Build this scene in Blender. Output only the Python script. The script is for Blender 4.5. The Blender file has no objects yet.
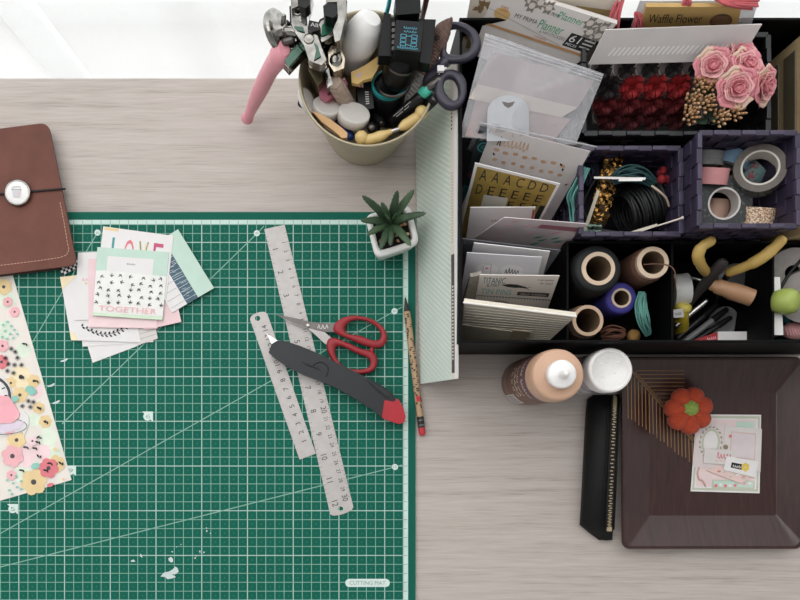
import bpy, bmesh, math, random
from mathutils import Vector, Matrix
random.seed(7)
SC = bpy.context.scene
COL = SC.collection
# ---------------------------------------------------------------- camera
# The camera looks straight down; the picture is an off-centre crop, so the lens is shifted.
# One pixel on the desk top is PX metres; the lens is CAMH above the desk at the point (NX, NY).
PX = 0.01 / 9.05
CAMH = 0.85
NX, NY = 349.0, 420.0
FPX = CAMH / PX
cam = bpy.data.cameras.new('camera')
cam.sensor_fit = 'HORIZONTAL'
cam.sensor_width = 36.0
cam.lens = FPX / 800 * 36.0
cam.shift_x = (400 - NX) / 800
cam.shift_y = (NY - 300) / 800
cam.clip_start = 0.01
camo = bpy.data.objects.new('camera', cam)
camo.location = (0, 0, CAMH)
COL.objects.link(camo)
SC.camera = camo
# ---------------------------------------------------------------- world and light
wd = bpy.data.worlds.new('world'); SC.world = wd; wd.use_nodes = True
# a room with a dim ceiling and brighter walls all round
_nt = wd.node_tree; _bg = _nt.nodes['Background']; _tc = _nt.nodes.new('ShaderNodeTexCoord'); _sp = _nt.nodes.new('ShaderNodeSeparateXYZ')
_rp = _nt.nodes.new('ShaderNodeValToRGB'); _nt.links.new(_tc.outputs['Generated'], _sp.inputs[0]); _nt.links.new(_sp.outputs['Z'], _rp.inputs['Fac'])
_rp.color_ramp.elements[0].position = .25; _rp.color_ramp.elements[0].color = (1.0, 0.99, 0.985, 1)
_rp.color_ramp.elements[1].position = .85; _rp.color_ramp.elements[1].color = (.60, .595, .59, 1)
_nt.links.new(_rp.outputs['Color'], _bg.inputs[0])
_mr = _nt.nodes.new('ShaderNodeMapRange'); _mr.inputs['From Min'].default_value = -.1; _mr.inputs['From Max'].default_value = .9
_mr.inputs['To Min'].default_value = .46; _mr.inputs['To Max'].default_value = 1.3
_nt.links.new(_sp.outputs['Y'], _mr.inputs['Value']); _nt.links.new(_mr.outputs['Result'], _bg.inputs[1])
def area(name, loc, aim, sx, sy, power, col=(1, 1, 1)):
    l = bpy.data.lights.new(name, 'AREA'); l.shape = 'RECTANGLE'; l.size = sx; l.size_y = sy
    l.energy = power; l.color = col
    o = bpy.data.objects.new(name, l); o.location = loc
    o.rotation_euler = (Vector(aim) - Vector(loc)).to_track_quat('-Z', 'Y').to_euler()
    COL.objects.link(o); return o
# daylight entering through the tall window behind the desk
area('window_daylight', (-0.35, 0.71, 1.30), (-0.05, -0.3, 0.0), 2.3, 1.6, 25, (1.0, 0.99, 0.975))
SC.view_settings.view_transform = 'Standard'
SC.view_settings.look = 'None'
SC.view_settings.exposure = 0.36
SC.view_settings.gamma = 1.0
SC.view_settings.use_curve_mapping = False
SC.cycles.use_denoising = True
SC.cycles.max_bounces = 8
SC.cycles.transparent_max_bounces = 16

# ---------------------------------------------------------------- helpers
def W(x, y, h=0.0):
    """pixel x, y of the photograph at h centimetres above the desk -> world point"""
    k = PX * (1 - h * 0.01 / CAMH)
    return Vector(((x - NX) * k, -(y - NY) * k, h * 0.01))
def T(x, y, h=0.0):
    """position in desk-level pixels (true plan), h in centimetres"""
    return Vector(((x - NX) * PX, -(y - NY) * PX, h * 0.01))
def lin(c):
    c /= 255.0
    return c / 12.92 if c <= 0.04045 else ((c + 0.055) / 1.055) ** 2.4
MATS = {}
def M(name, rgb, rough=0.6, metal=0.0, var=0.06, scale=60, bump=0.0, alpha=1.0, spec=0.5, stretch=None, sheen=0.0, emit=0.0):
    if name in MATS: return MATS[name]
    m = bpy.data.materials.new(name); m.use_nodes = True
    nt = m.node_tree; b = nt.nodes['Principled BSDF']
    col = tuple(lin(c) for c in rgb)
    tc = nt.nodes.new('ShaderNodeTexCoord'); mp = nt.nodes.new('ShaderNodeMapping')
    nt.links.new(tc.outputs['Object'], mp.inputs['Vector'])
    if stretch: mp.inputs['Scale'].default_value = stretch
    nz = nt.nodes.new('ShaderNodeTexNoise'); nz.inputs['Scale'].default_value = scale; nz.inputs['Detail'].default_value = 4
    nt.links.new(mp.outputs['Vector'], nz.inputs['Vector'])
    rp = nt.nodes.new('ShaderNodeValToRGB')
    e = rp.color_ramp.elements
    e[0].position = 0.3; e[1].position = 0.7
    e[0].color = tuple(c * (1 - var) for c in col) + (1,)
    e[1].color = tuple(min(1, c * (1 + var)) for c in col) + (1,)
    nt.links.new(nz.outputs['Fac'], rp.inputs['Fac'])
    nt.links.new(rp.outputs['Color'], b.inputs['Base Color'])
    b.inputs['Roughness'].default_value = rough
    b.inputs['Metallic'].default_value = metal
    b.inputs['Specular IOR Level'].default_value = spec
    b.inputs['Alpha'].default_value = alpha
    if sheen: b.inputs['Sheen Weight'].default_value = sheen
    if bump:
        bp = nt.nodes.new('ShaderNodeBump'); bp.inputs['Strength'].default_value = bump; bp.inputs['Distance'].default_value = 0.001
        nt.links.new(nz.outputs['Fac'], bp.inputs['Height']); nt.links.new(bp.outputs['Normal'], b.inputs['Normal'])
    MATS[name] = m
    return m
class MB:
    def __init__(s): s.v = []; s.f = []; s.fm = []; s.fs = []; s.mats = []
    def _mi(s, m):
        if m not in s.mats: s.mats.append(m)
        return s.mats.index(m)
    def add(s, vs, fs, m, smooth=False):
        o = len(s.v); s.v += [Vector(p) for p in vs]; k = s._mi(m)
        for f in fs: s.f.append([i + o for i in f]); s.fm.append(k); s.fs.append(smooth)
    def poly(s, pts, m): s.add(pts, [list(range(len(pts)))], m)
    def loft(s, rings, m, cap=True, closed=True, smooth=True, capm=None, loop=False):
        n = len(rings[0]); vs = [p for r in rings for p in r]; fs = []
        R = len(rings)
        for i in range(R if loop else R - 1):
            a, b = i * n, ((i + 1) % R) * n
            for j in range(n if closed else n - 1):
                k = (j + 1) % n
                fs.append([a + j, a + k, b + k, b + j])
        s.add(vs, fs, m, smooth)
        if cap and not loop:
            s.add(rings[0], [list(range(n))[::-1]], capm or m)
            s.add(rings[-1], [list(range(n))], capm or m)
    def prism(s, bot, top, m, sidem=None):
        n = len(bot)
        s.add(list(bot) + list(top), [[j, (j + 1) % n, n + (j + 1) % n, n + j] for j in range(n)], sidem or m)
        s.add(bot, [list(range(n))[::-1]], sidem or m); s.add(top, [list(range(n))], m)
    def px(s, poly, h0, h1, m, sidem=None):
        """vertical prism whose top outline is read at height h1 (cm)"""
        top = ccw([W(x, y, h1) for x, y in poly])
        s.prism([Vector((p.x, p.y, h0 * 0.01)) for p in top], top, m, sidem)
    def box(s, c, ax, ay, az, m):
        c = Vector(c); P = [c + ax * i + ay * j + az * k for k in (-1, 1) for j in (-1, 1) for i in (-1, 1)]
        s.add(P, [[0, 2, 3, 1], [4, 5, 7, 6], [0, 1, 5, 4], [2, 6, 7, 3], [0, 4, 6, 2], [1, 3, 7, 5]], m)
    def abox(s, a, b, m):
        a = Vector(a); b = Vector(b); c = (a + b) / 2; d = (b - a) / 2
        s.box(c, Vector((abs(d.x), 0, 0)), Vector((0, abs(d.y), 0)), Vector((0, 0, abs(d.z))), m)
    def tube(s, path, r, m, seg=10, flat=1.0, up=None, round_ends=True, smooth=True, capm=None):
        path = [Vector(p) for p in path]; n = len(path)
        rs = list(r) if isinstance(r, (list, tuple)) else [r] * n
        tans = [(path[min(i + 1, n - 1)] - path[max(i - 1, 0)]).normalized() for i in range(n)]
        u = Vector(up) if up is not None else (Vector((0, 0, 1)) if abs(tans[0].z) < 0.9 else Vector((1, 0, 0)))
        rings = []
        def ring(p, t, u, rr):
            w = t.cross(u).normalized()
            return [p + w * (rr * math.cos(a)) + u * (rr * flat * math.sin(a)) for a in [2 * math.pi * k / seg for k in range(seg)]]
        for i in range(n):
            t = tans[i]; u = (u - t * u.dot(t)).normalized()
            if i == 0 and round_ends:
                rings.append(ring(path[0] - t * rs[0] * .75, t, u, rs[0] * .55)); rings.append(ring(path[0] - t * rs[0] * .4, t, u, rs[0] * .88))
            rings.append(ring(path[i], t, u, rs[i]))
            if i == n - 1 and round_ends:
                rings.append(ring(path[i] + t * rs[i] * .4, t, u, rs[i] * .88)); rings.append(ring(path[i] + t * rs[i] * .75, t, u, rs[i] * .55))
        s.loft(rings, m, smooth=smooth, capm=capm)
    def lathe(s, prof, c, m, axis=(0, 0, 1), seg=40, cap=True, mats=None, wob=None):
        a = Vector(axis).normalized(); x = a.orthogonal().normalized(); y = a.cross(x); c = Vector(c)
        rings = [[c + a * z + (x * math.cos(2 * math.pi * k / seg) + y * math.sin(2 * math.pi * k / seg)) * r for k in range(seg)] for r, z in prof]
        if mats:
            for i in range(len(rings) - 1): s.loft(rings[i:i + 2], mats[i], cap=False)
            if cap: s.poly(rings[0][::-1], mats[0]); s.poly(rings[-1], mats[-1])
        else: s.loft(rings, m, cap=cap)
    def ball(s, c, r, m, seg=14, ring=8, sc=(1, 1, 1), axis=None):
        c = Vector(c); q = Vector((0, 0, 1)).rotation_difference(Vector(axis).normalized()) if axis else None
        rings = []
        for i in range(ring + 1):
            t = math.pi * (i + .02 if i == 0 else (i - .02 if i == ring else i)) / ring
            rg = []
            for k in range(seg):
                a = 2 * math.pi * k / seg
                p = Vector((math.sin(t) * math.cos(a) * sc[0], math.sin(t) * math.sin(a) * sc[1], -math.cos(t) * sc[2])) * r
                if q: p = q @ p
                rg.append(c + p)
            rings.append(rg)
        s.loft(rings, m)
def ccw(pts):
    a = sum(pts[i].x * pts[(i + 1) % len(pts)].y - pts[(i + 1) % len(pts)].x * pts[i].y for i in range(len(pts)))
    return pts if a > 0 else pts[::-1]
ORG = {}
def thing(name, label, cat, org, group=None):
    o = bpy.data.objects.new(name, None); COL.objects.link(o)
    o.empty_display_size = 0.01
    o.location = org; ORG[o.name] = Vector(org)
    o['label'] = label; o['category'] = cat
    if group: o['group'] = group
    return o
def build(mb, name, parent=None, bevel=0.0, seg=2, sub=0, label=None, kind=None, org=None, angle=35):
    if parent is not None: O = ORG[parent.name]
    elif org is not None: O = Vector(org)
    else:
        n = len(mb.v); O = Vector((sum(p.x for p in mb.v) / n, sum(p.y for p in mb.v) / n, min(p.z for p in mb.v)))
    me = bpy.data.meshes.new(name)
    me.from_pydata([p - O for p in mb.v], [], mb.f)
    for m in mb.mats: me.materials.append(m)
    me.polygons.foreach_set('material_index', mb.fm); me.polygons.foreach_set('use_smooth', mb.fs)
    me.update()
    o = bpy.data.objects.new(name, me); COL.objects.link(o)
    ORG[o.name] = O
    if parent is not None:
        o.parent = parent
    else: o.location = O
    if bevel:
        b = o.modifiers.new('bevel', 'BEVEL'); b.width = bevel; b.segments = seg; b.limit_method = 'ANGLE'; b.angle_limit = math.radians(angle)
        b.harden_normals = False
    if sub:
        s_ = o.modifiers.new('smooth', 'SUBSURF'); s_.levels = sub; s_.render_levels = sub
    if label: o['label'] = label
    if kind: o['kind'] = kind
    return o
def solo(mb, name, label, cat, group=None, **k):
    o = build(mb, name, **k); o['label'] = label; o['category'] = cat
    if group: o['group'] = group
    return o
def struct(mb, name, **k):
    o = build(mb, name, **k); o['kind'] = 'structure'; return o
def copy_tree(o, parent=None):
    c = o.copy(); COL.objects.link(c)
    if parent is not None: c.parent = parent
    for ch in list(o.children): copy_tree(ch, c)
    return c
GL = {}
# writing too small to read in the photograph is drawn as illegible script strokes
UNREADABLE = {'today', 'SWEET', 'PAPER', 'GENUINE', 'product', 'thanks', 'happy', 'day', '4 PIN BUTTONS', 'FOR CRAFTS', 'Wooden Adventure', 'hello', 'my friend', 'SLEEP', 'GLUE', 'NO.10', 'PERMANENT MARKER', 'extra fine', 'PLANNER', 'STAMP', 'Perpetual', 'ACRYLIC PAINT', 'SATIN', '2 fl oz 59 ml', 'Multi Surface', 'PEARL MEDIUM', 'fiw', 'Together', 'r'}
def strokes(body):
    rnd = random.Random(body); P = []; vs = []; fs = []; x = 0
    for ch in body:
        if ch == ' ': P.append(None); x += .8; continue
        for d, lo in ((.25, rnd.uniform(0, .2)), (.55, rnd.uniform(.6, 1.0)), (.85, rnd.uniform(0, .15))): P.append((x + d, lo))
        x += 1
    w = .11; W_ = max(x, 1)
    for a, b in zip(P, P[1:]):
        if a is None or b is None: continue
        dx, dy = b[0] - a[0], (b[1] - a[1]) * 1.2; L = math.hypot(dx, dy); nx, ny = -dy / L * w, dx / L * w / 1.2
        i = len(vs); vs += [((a[0] - nx) / W_, a[1] - ny), ((b[0] - nx) / W_, b[1] - ny), ((b[0] + nx) / W_, b[1] + ny), ((a[0] + nx) / W_, a[1] + ny)]; fs.append([i, i + 1, i + 2, i + 3])
    return vs, fs, W_ * .6
def glyphs(body):
    if body in UNREADABLE and body not in GL: GL[body] = strokes(body)
    if body not in GL:
        cu = bpy.data.curves.new('letters', 'FONT'); cu.body = body; cu.resolution_u = 3
        ob = bpy.data.objects.new('letters', cu); me = bpy.data.meshes.new_from_object(ob)
        vs = [v.co.copy() for v in me.vertices]; fs = [list(p.vertices) for p in me.polygons]
        bpy.data.objects.remove(ob); bpy.data.curves.remove(cu); bpy.data.meshes.remove(me)
        x0 = min(v.x for v in vs); x1 = max(v.x for v in vs); y0 = min(v.y for v in vs); y1 = max(v.y for v in vs)
        GL[body] = ([((v.x - x0) / (x1 - x0 or 1), (v.y - y0) / (y1 - y0 or 1)) for v in vs], fs, (x1 - x0) / (y1 - y0 or 1))
    return GL[body]
class Face:
    """a flat printed face: u runs right 0..1, v runs down 0..1, off lifts print above it"""
    def __init__(s, tl, tr, br, bl):
        s.tl, s.tr, s.br, s.bl = [Vector(p) for p in (tl, tr, br, bl)]
        s.n = (s.bl - s.tl).cross(s.tr - s.tl).normalized(); s.k = 1
        d = (s.br - s.tl).dot(s.n)
        if abs(d) > 1e-6:          # keep the sheet flat: move the fourth corner into the plane of the other three
            r = s.br - Vector((0, 0, CAMH)); s.br = s.br - r * (d / r.dot(s.n)) if abs(r.normalized().dot(s.n)) > .15 else s.br - s.n * d
        s.w = (s.tr - s.tl).length; s.h = (s.bl - s.tl).length
    def p(s, u, v, off=0.0):
        return (s.tl * (1 - u) + s.tr * u) * (1 - v) + (s.bl * (1 - u) + s.br * u) * v + s.n * off
    def o(s):
        s.k += 1; return 0.00006 + 0.000008 * s.k
    def slab(s, mb, t, m, sidem=None):
        q = [s.bl, s.br, s.tr, s.tl]
        mb.prism([p - s.n * t for p in q], q, m, sidem)
    def rect(s, mb, u0, v0, u1, v1, m):
        o = s.o(); mb.poly([s.p(u0, v1, o), s.p(u1, v1, o), s.p(u1, v0, o), s.p(u0, v0, o)], m)
    def shape(s, mb, pts, m):
        o = s.o(); P = [s.p(u, v, o) for u, v in pts]
        n = Vector((0, 0, 0))
        for i in range(len(P)): n += (P[i] - P[0]).cross(P[(i + 1) % len(P)] - P[0])
        mb.poly(P if n.dot(s.n) > 0 else P[::-1], m)
    def disc(s, mb, u, v, r, m, rv=None, seg=16, a0=0, off=None):
        """r in metres"""
        ru = r / s.w; rw = (rv or r) / s.h
        s.shape(mb, [(u + ru * math.cos(2 * math.pi * k / seg + a0), v + rw * math.sin(2 * math.pi * k / seg + a0)) for k in range(seg)], m)
    def ringd(s, mb, u, v, r, t, m, seg=24):
        o = s.o(); A = []; B = []
        for k in range(seg):
            a = 2 * math.pi * k / seg
            A.append(s.p(u + r / s.w * math.cos(a), v + r / s.h * math.sin(a), o)); B.append(s.p(u + (r - t) / s.w * math.cos(a), v + (r - t) / s.h * math.sin(a), o))
        mb.loft([A, B], m, cap=False, smooth=False)
    def line(s, mb, u0, v0, u1, v1, t, m):
        o = s.o(); a = s.p(u0, v0, o); b = s.p(u1, v1, o); d = (b - a).normalized().cross(s.n) * t / 2
        mb.poly([a + d, b + d, b - d, a - d], m)
    def text(s, mb, body, u0, v0, u1, v1, m):
        vs, fs, asp = glyphs(body); o = s.o()
        mb.add([s.p(u0 + (u1 - u0) * x, v1 + (v0 - v1) * y, o) for x, y in vs], fs, m)
    def flower(s, mb, u, v, r, m, mc, n=6, a0=0.3):
        for k in range(n):
            a = a0 + 2 * math.pi * k / n
            s.disc(mb, u + .6 * r / s.w * math.cos(a), v + .6 * r / s.h * math.sin(a), r * .44, m, seg=10)
        s.disc(mb, u, v, r * .5, m, seg=10); s.disc(mb, u, v, r * .22, mc, seg=8)
    def leaf(s, mb, u, v, L, wd, ang, m):
        c, sn = math.cos(ang), math.sin(ang)
        pts = [(-.5, 0), (-.2, .4), (.1, .42), (.5, 0), (.1, -.42), (-.2, -.4)]
        s.shape(mb, [(u + (x * L * c - y * wd * sn) / s.w, v + (x * L * sn + y * wd * c) / s.h) for x, y in pts], m)
def flatface(tl, tr, br, bl, h): return Face(W(*tl, h), W(*tr, h), W(*br, h), W(*bl, h))
def card(name, label, cat, F, m, t=0.0006, deco=None, group=None, sidem=None, bevel=0):
    mb = MB(); F.slab(mb, t, m, sidem)
    if deco: deco(mb, F)
    return solo(mb, name, label, cat, group, bevel=bevel)
def rrect(x0, y0, x1, y1, r, seg=5):
    P = []
    for cx, cy, a0 in ((x1 - r, y1 - r, 0), (x0 + r, y1 - r, 90), (x0 + r, y0 + r, 180), (x1 - r, y0 + r, 270)):
        for k in range(seg + 1):
            a = math.radians(a0 + 90 * k / seg); P.append((cx + r * math.cos(a), cy + r * math.sin(a)))
    return P
def quadround(q, r, seg=5):
    """round the corners of any polygon q [(x, y)] by radius r"""
    P = []; n = len(q)
    for i in range(n):
        p = Vector(q[i]).to_2d() if len(q[i]) > 2 else Vector(q[i]); a = Vector(q[i - 1]); b = Vector(q[(i + 1) % n])
        d1 = (a - p).normalized(); d2 = (b - p).normalized()
        s0 = p + d1 * r; s1 = p + d2 * r
        for k in range(seg + 1):
            t = k / seg; P.append(tuple(s0 * (1 - t) ** 2 + p * 2 * t * (1 - t) + s1 * t * t))
    return P
def resample(loop, n, c):
    """loop of (x, y) resampled by angle about c"""
    out = []
    for k in range(n):
        a = 2 * math.pi * k / n; d = Vector((math.cos(a), math.sin(a))); best = None
        for i in range(len(loop)):
            p = Vector(loop[i]) - Vector(c); q = Vector(loop[(i + 1) % len(loop)]) - Vector(c); e = q - p
            den = d.x * e.y - d.y * e.x
            if abs(den) < 1e-9: continue
            t = (p.x * e.y - p.y * e.x) / den; u = (p.x * d.y - p.y * d.x) / den
            if t > 0 and -1e-6 <= u <= 1 + 1e-6 and (best is None or t > best): best = t
        out.append(Vector(c) + d * (best or 1))
    return out
def ringloop(mb, outer, inner, h, half, m, n=56, seg=10, hfun=None, wide=1.0):
    xs = [p[0] for p in inner]; ys = [p[1] for p in inner]; c = (sum(xs) / len(xs), sum(ys) / len(ys))
    A = resample(outer, n, c); B = resample(inner, n, c)
    for _ in range(2):
        A = [(A[i - 1] + A[i] * 2 + A[(i + 1) % n]) / 4 for i in range(n)]; B = [(B[i - 1] + B[i] * 2 + B[(i + 1) % n]) / 4 for i in range(n)]
    rings = []
    for a, b in zip(A, B):
        mid = (a + b) / 2; e = (a - b) / 2; hh = hfun(mid.x, mid.y) if hfun else h
        P = W(mid.x, mid.y, hh); E = (W(a.x, a.y, hh) - P) * wide
        rings.append([P + E * (abs(math.cos(t)) ** .7 * (1 if math.cos(t) > 0 else -1)) + Vector((0, 0, half * .01)) * (abs(math.sin(t)) ** .7 * (1 if math.sin(t) > 0 else -1)) for t in [2 * math.pi * k / seg for k in range(seg)]])
    mb.loft(rings, m, loop=True)
def hollow(mb, c, R, r, z0, z1, m, mi=None, me=None, axis=(0, 0, 1), seg=40):
    """a hollow cylinder"""
    mb.lathe([(R, z0), (R, z1), (r, z1), (r, z0), (R, z0)], c, m, axis=axis, seg=seg, cap=False, mats=[m, me or m, mi or m, me or m])
def bez(P, n=16):
    """smooth path through points (Catmull-Rom)"""
    P = [Vector(p) for p in P]; out = []
    Q = [P[0] * 2 - P[1]] + P + [P[-1] * 2 - P[-2]]
    for i in range(1, len(Q) - 2):
        for k in range(n):
            t = k / n; a, b, c, d = Q[i - 1], Q[i], Q[i + 1], Q[i + 2]
            out.append(((b * 2) + (c - a) * t + (a * 2 - b * 5 + c * 4 - d) * t * t + (b * 3 - a - c * 3 + d) * t ** 3) / 2)
    out.append(P[-1]); return out
# ---------------------------------------------------------------- common materials
white = M('white_paper', (226, 223, 222), .75, var=.02)
cream = M('cream_paper', (222, 212, 198), .75, var=.03)
offw = M('off_white_card', (214, 208, 204), .7, var=.03)
ink = M('black_ink', (28, 28, 30), .7)
gray = M('gray_ink', (120, 118, 118), .7)
pinkp = M('pink_paper', (232, 202, 205), .75, var=.03)
mint = M('mint_paper', (190, 214, 200), .75, var=.03)
teal = M('teal_ink', (70, 150, 150), .7)
coral = M('coral_print', (218, 122, 130), .75)
rose = M('rose_print', (234, 178, 183), .75)
palepink = M('pale_pink_print', (240, 212, 214), .75)
mustard = M('mustard_print', (228, 202, 152), .75)
paleyel = M('pale_yellow_print', (238, 222, 186), .75)
navy = M('slate_blue_print', (72, 98, 112), .75)
green_ = M('leaf_green_print', (120, 176, 130), .75)
chrome = M('chrome', (150, 147, 142), .15, 1.0, var=.3, scale=110, bump=.55)  # light and dark patches in the tone imitate varied reflections
steel = M('brushed_steel', (196, 194, 192), .32, 1.0, var=.05, scale=200)
brass = M('brass', (176, 150, 100), .32, 1.0, var=.08)
gold = M('gold_foil', (196, 168, 92), .34, .6, var=.15, scale=120)
blackp = M('black_plastic', (14, 14, 16), .4, var=.1, spec=.35)
blackm = M('black_matte', (10, 10, 11), .7, var=.1, spec=.2)
whitep = M('white_plastic', (232, 230, 228), .3, var=.02)
# ================================================================ the setting
def wood_material():
    m = bpy.data.materials.new('pale_wood'); m.use_nodes = True; nt = m.node_tree; b = nt.nodes['Principled BSDF']
    tc = nt.nodes.new('ShaderNodeTexCoord'); mp = nt.nodes.new('ShaderNodeMapping'); mp.inputs['Scale'].default_value = (1.2, 26, 1)
    nt.links.new(tc.outputs['Object'], mp.inputs['Vector'])
    n1 = nt.nodes.new('ShaderNodeTexNoise'); n1.inputs['Scale'].default_value = 5; n1.inputs['Detail'].default_value = 8; n1.inputs['Roughness'].default_value = .68; n1.inputs['Distortion'].default_value = .4
    mp2 = nt.nodes.new('ShaderNodeMapping'); mp2.inputs['Scale'].default_value = (6, 190, 1); nt.links.new(tc.outputs['Object'], mp2.inputs['Vector'])
    n2 = nt.nodes.new('ShaderNodeTexNoise'); n2.inputs['Scale'].default_value = 5; n2.inputs['Detail'].default_value = 3
    nt.links.new(mp.outputs['Vector'], n1.inputs['Vector']); nt.links.new(mp2.outputs['Vector'], n2.inputs['Vector'])
    mx = nt.nodes.new('ShaderNodeMath'); mx.operation = 'MULTIPLY_ADD'; mx.inputs[1].default_value = .45; nt.links.new(n2.outputs['Fac'], mx.inputs[0])
    sc = nt.nodes.new('ShaderNodeMath'); sc.operation = 'MULTIPLY'; sc.inputs[1].default_value = .6; nt.links.new(n1.outputs['Fac'], sc.inputs[0]); nt.links.new(sc.outputs[0], mx.inputs[2])
    rp = nt.nodes.new('ShaderNodeValToRGB'); e = rp.color_ramp.elements
    e[0].position = .34; e[1].position = .7
    e[0].color = (lin(158), lin(147), lin(140), 1); e[1].color = (lin(196), lin(187), lin(181), 1)
    k = rp.color_ramp.elements.new(.47); k.color = (lin(180), lin(170), lin(163), 1)
    nt.links.new(mx.outputs[0], rp.inputs['Fac']); nt.links.new(rp.outputs['Color'], b.inputs['Base Color'])
    b.inputs['Roughness'].default_value = .5; b.inputs['Specular IOR Level'].default_value = .35
    return m
wood = wood_material()
floorm = M('grey_floor', (190, 186, 180), .6, scale=8)
mb = MB(); mb.abox((-3, -2.2, -.76), (3, 1.2, -.74), floorm); struct(mb, 'floor')
wallm = M('white_wall', (226, 224, 220), .9, scale=4)
mb = MB()
mb.abox((-3, .80, -.74), (-1.5, .92, 2.5), wallm); mb.abox((1.3, .80, -.74), (3, .92, 2.5), wallm)
mb.abox((-1.5, .80, 2.25), (1.3, .92, 2.5), wallm)
struct(mb, 'wall_back')
# tall window: frame, mullions and a bright pane giving off daylight
day = bpy.data.materials.new('daylight_pane'); day.use_nodes = True
nt = day.node_tree; nt.nodes.clear(); em = nt.nodes.new('ShaderNodeEmission'); ou = nt.nodes.new('ShaderNodeOutputMaterial')
tc = nt.nodes.new('ShaderNodeTexCoord'); nz = nt.nodes.new('ShaderNodeTexNoise'); nz.inputs['Scale'].default_value = 1.5
rp = nt.nodes.new('ShaderNodeValToRGB'); rp.color_ramp.elements[0].color = (.9, .95, 1, 1); rp.color_ramp.elements[1].color = (1, 1, .98, 1)
nt.links.new(tc.outputs['Object'], nz.inputs['Vector']); nt.links.new(nz.outputs['Fac'], rp.inputs['Fac']); nt.links.new(rp.outputs['Color'], em.inputs['Color'])
em.inputs['Strength'].default_value = 1.7; nt.links.new(em.outputs[0], ou.inputs[0])
wf = M('window_white', (232, 232, 230), .4)
mb = MB()
for x0, x1 in ((-1.5, -1.44), (-.13, -.07), (1.24, 1.3)): mb.abox((x0, .82, -.74), (x1, .90, 2.25), wf)
for z0, z1 in ((-.74, -.66), (.55, .6), (2.19, 2.25)): mb.abox((-1.5, .822, z0), (1.3, .898, z1), wf)
wn = struct(mb, 'window_1')
mb = MB(); mb.abox((-1.44, .855, -.66), (1.24, .865, 2.19), day); build(mb, 'pane', wn)
# sheer curtain panels hanging just behind the desk
sh = bpy.data.materials.new('sheer_white'); sh.use_nodes = True; nt = sh.node_tree; nt.nodes.clear()
ou = nt.nodes.new('ShaderNodeOutputMaterial'); d1 = nt.nodes.new('ShaderNodeBsdfDiffuse'); t1 = nt.nodes.new('ShaderNodeBsdfTranslucent'); tr = nt.nodes.new('ShaderNodeBsdfTransparent')
tc = nt.nodes.new('ShaderNodeTexCoord'); wv = nt.nodes.new('ShaderNodeTexNoise'); wv.inputs['Scale'].default_value = 300
rp = nt.nodes.new('ShaderNodeValToRGB'); rp.color_ramp.elements[0].color = (.78, .78, .78, 1); rp.color_ramp.elements[1].color = (.84, .84, .83, 1)
nt.links.new(tc.outputs['Object'], wv.inputs['Vector']); nt.links.new(wv.outputs['Fac'], rp.inputs['Fac'])
for n_ in (d1, t1): nt.links.new(rp.outputs['Color'], n_.inputs['Color'])
a = nt.nodes.new('ShaderNodeMixShader'); a.inputs[0].default_value = .75; nt.links.new(d1.outputs[0], a.inputs[1]); nt.links.new(t1.outputs[0], a.inputs[2])
c = nt.nodes.new('ShaderNodeMixShader'); c.inputs[0].default_value = .35; nt.links.new(a.outputs[0], c.inputs[1]); nt.links.new(tr.outputs[0], c.inputs[2])
nt.links.new(c.outputs[0], ou.inputs[0])
hem = M('curtain_hem', (236, 236, 234), .9)
def curtain(x0, x1, y0, ph, label):
    mb = MB(); n = 120; zs = [-.72, -.5, -.2, 0, .1, .4, .8, 1.2, 2.2]
    rows = []
    for z in zs:
        rows.append([Vector((x0 + (x1 - x0) * i / n, y0 + .020 * math.sin(ph + 24 * (x0 + (x1 - x0) * i / n)) + .005 * math.sin(77 * i / n + z), z)) for i in range(n + 1)])
    for a_, b_ in zip(rows, rows[1:]): mb.loft([a_, b_], sh, cap=False, closed=False)
    mb.loft([[p + Vector((0, .001, 0)) for p in rows[0]], [p + Vector((0, .001, .03)) for p in rows[0]]], hem, cap=False, closed=False)
    return solo(mb, 'sheer_curtain', label, 'curtain')
curtain(-1.4, -.33, .455, 0, 'sheer white curtain panel hanging behind the desk on the side of the leather notebook')
curtain(-.36, 1.2, .435, 1.2, 'sheer white curtain panel hanging behind the bucket and the black organizer box')
# desk
dk = thing('desk', 'pale wood-grain desk carrying all the craft supplies', 'desk', (0, 0, -.74))
mb = MB(); mb.abox((-.85, -.42, -.025), (1.0, T(0, 78).y, 0), wood); build(mb, 'desktop', dk, bevel=.0012)
legm = M('white_metal', (225, 225, 225), .4)
for x in (-.8, .95):
    for y in (-.38, .33):
        mb = MB(); mb.abox((x - .02, y - .02, -.74), (x + .02, y + .02, -.025), legm); build(mb, 'leg', dk, bevel=.002)
# ================================================================ cutting mat
matg = M('green_mat', (19, 94, 78), .62, var=.03, scale=40, spec=.12)
mline = M('mat_line', (128, 172, 156), .6, spec=.2); mthick = M('mat_thick_line', (168, 198, 187), .6, spec=.2)
mdot = M('mat_cross', (44, 116, 98), .6, spec=.2); mscale = M('mat_scale_strip', (196, 219, 211), .6, spec=.2)
cm = thing('cutting_mat', 'large green cutting mat printed with a white centimetre grid', 'cutting mat', T(200, 400, 0))
mb = MB(); HM = .3
mb.px([(-170, 212), (415.5, 212), (415.5, 640), (-170, 640)], 0, HM, matg)
def mq(x0, y0, x1, y1, m, dz=.012):
    mb.poly([W(x0, y1, HM + dz), W(x1, y1, HM + dz), W(x1, y0, HM + dz), W(x0, y0, HM + dz)], m)
def mline_px(x0, y0, x1, y1, t, m, dz=.02):
    a = W(x0, y0, HM + dz); b = W(x1, y1, HM + dz); d = (b - a).normalized().cross(Vector((0, 0, 1))) * t * PX / 2
    mb.poly([a + d, b + d, b - d, a - d], m)
GX, GY, CX, CY = 403.0, 224.5, 9.148, 8.944
for n in range(0, 60):
    x = GX - n * CX; th = n % 5 == 2; t = .47 if th else .35
    mq(x - t, GY, x + t, 634, mthick if th else mline, .012)
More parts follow.
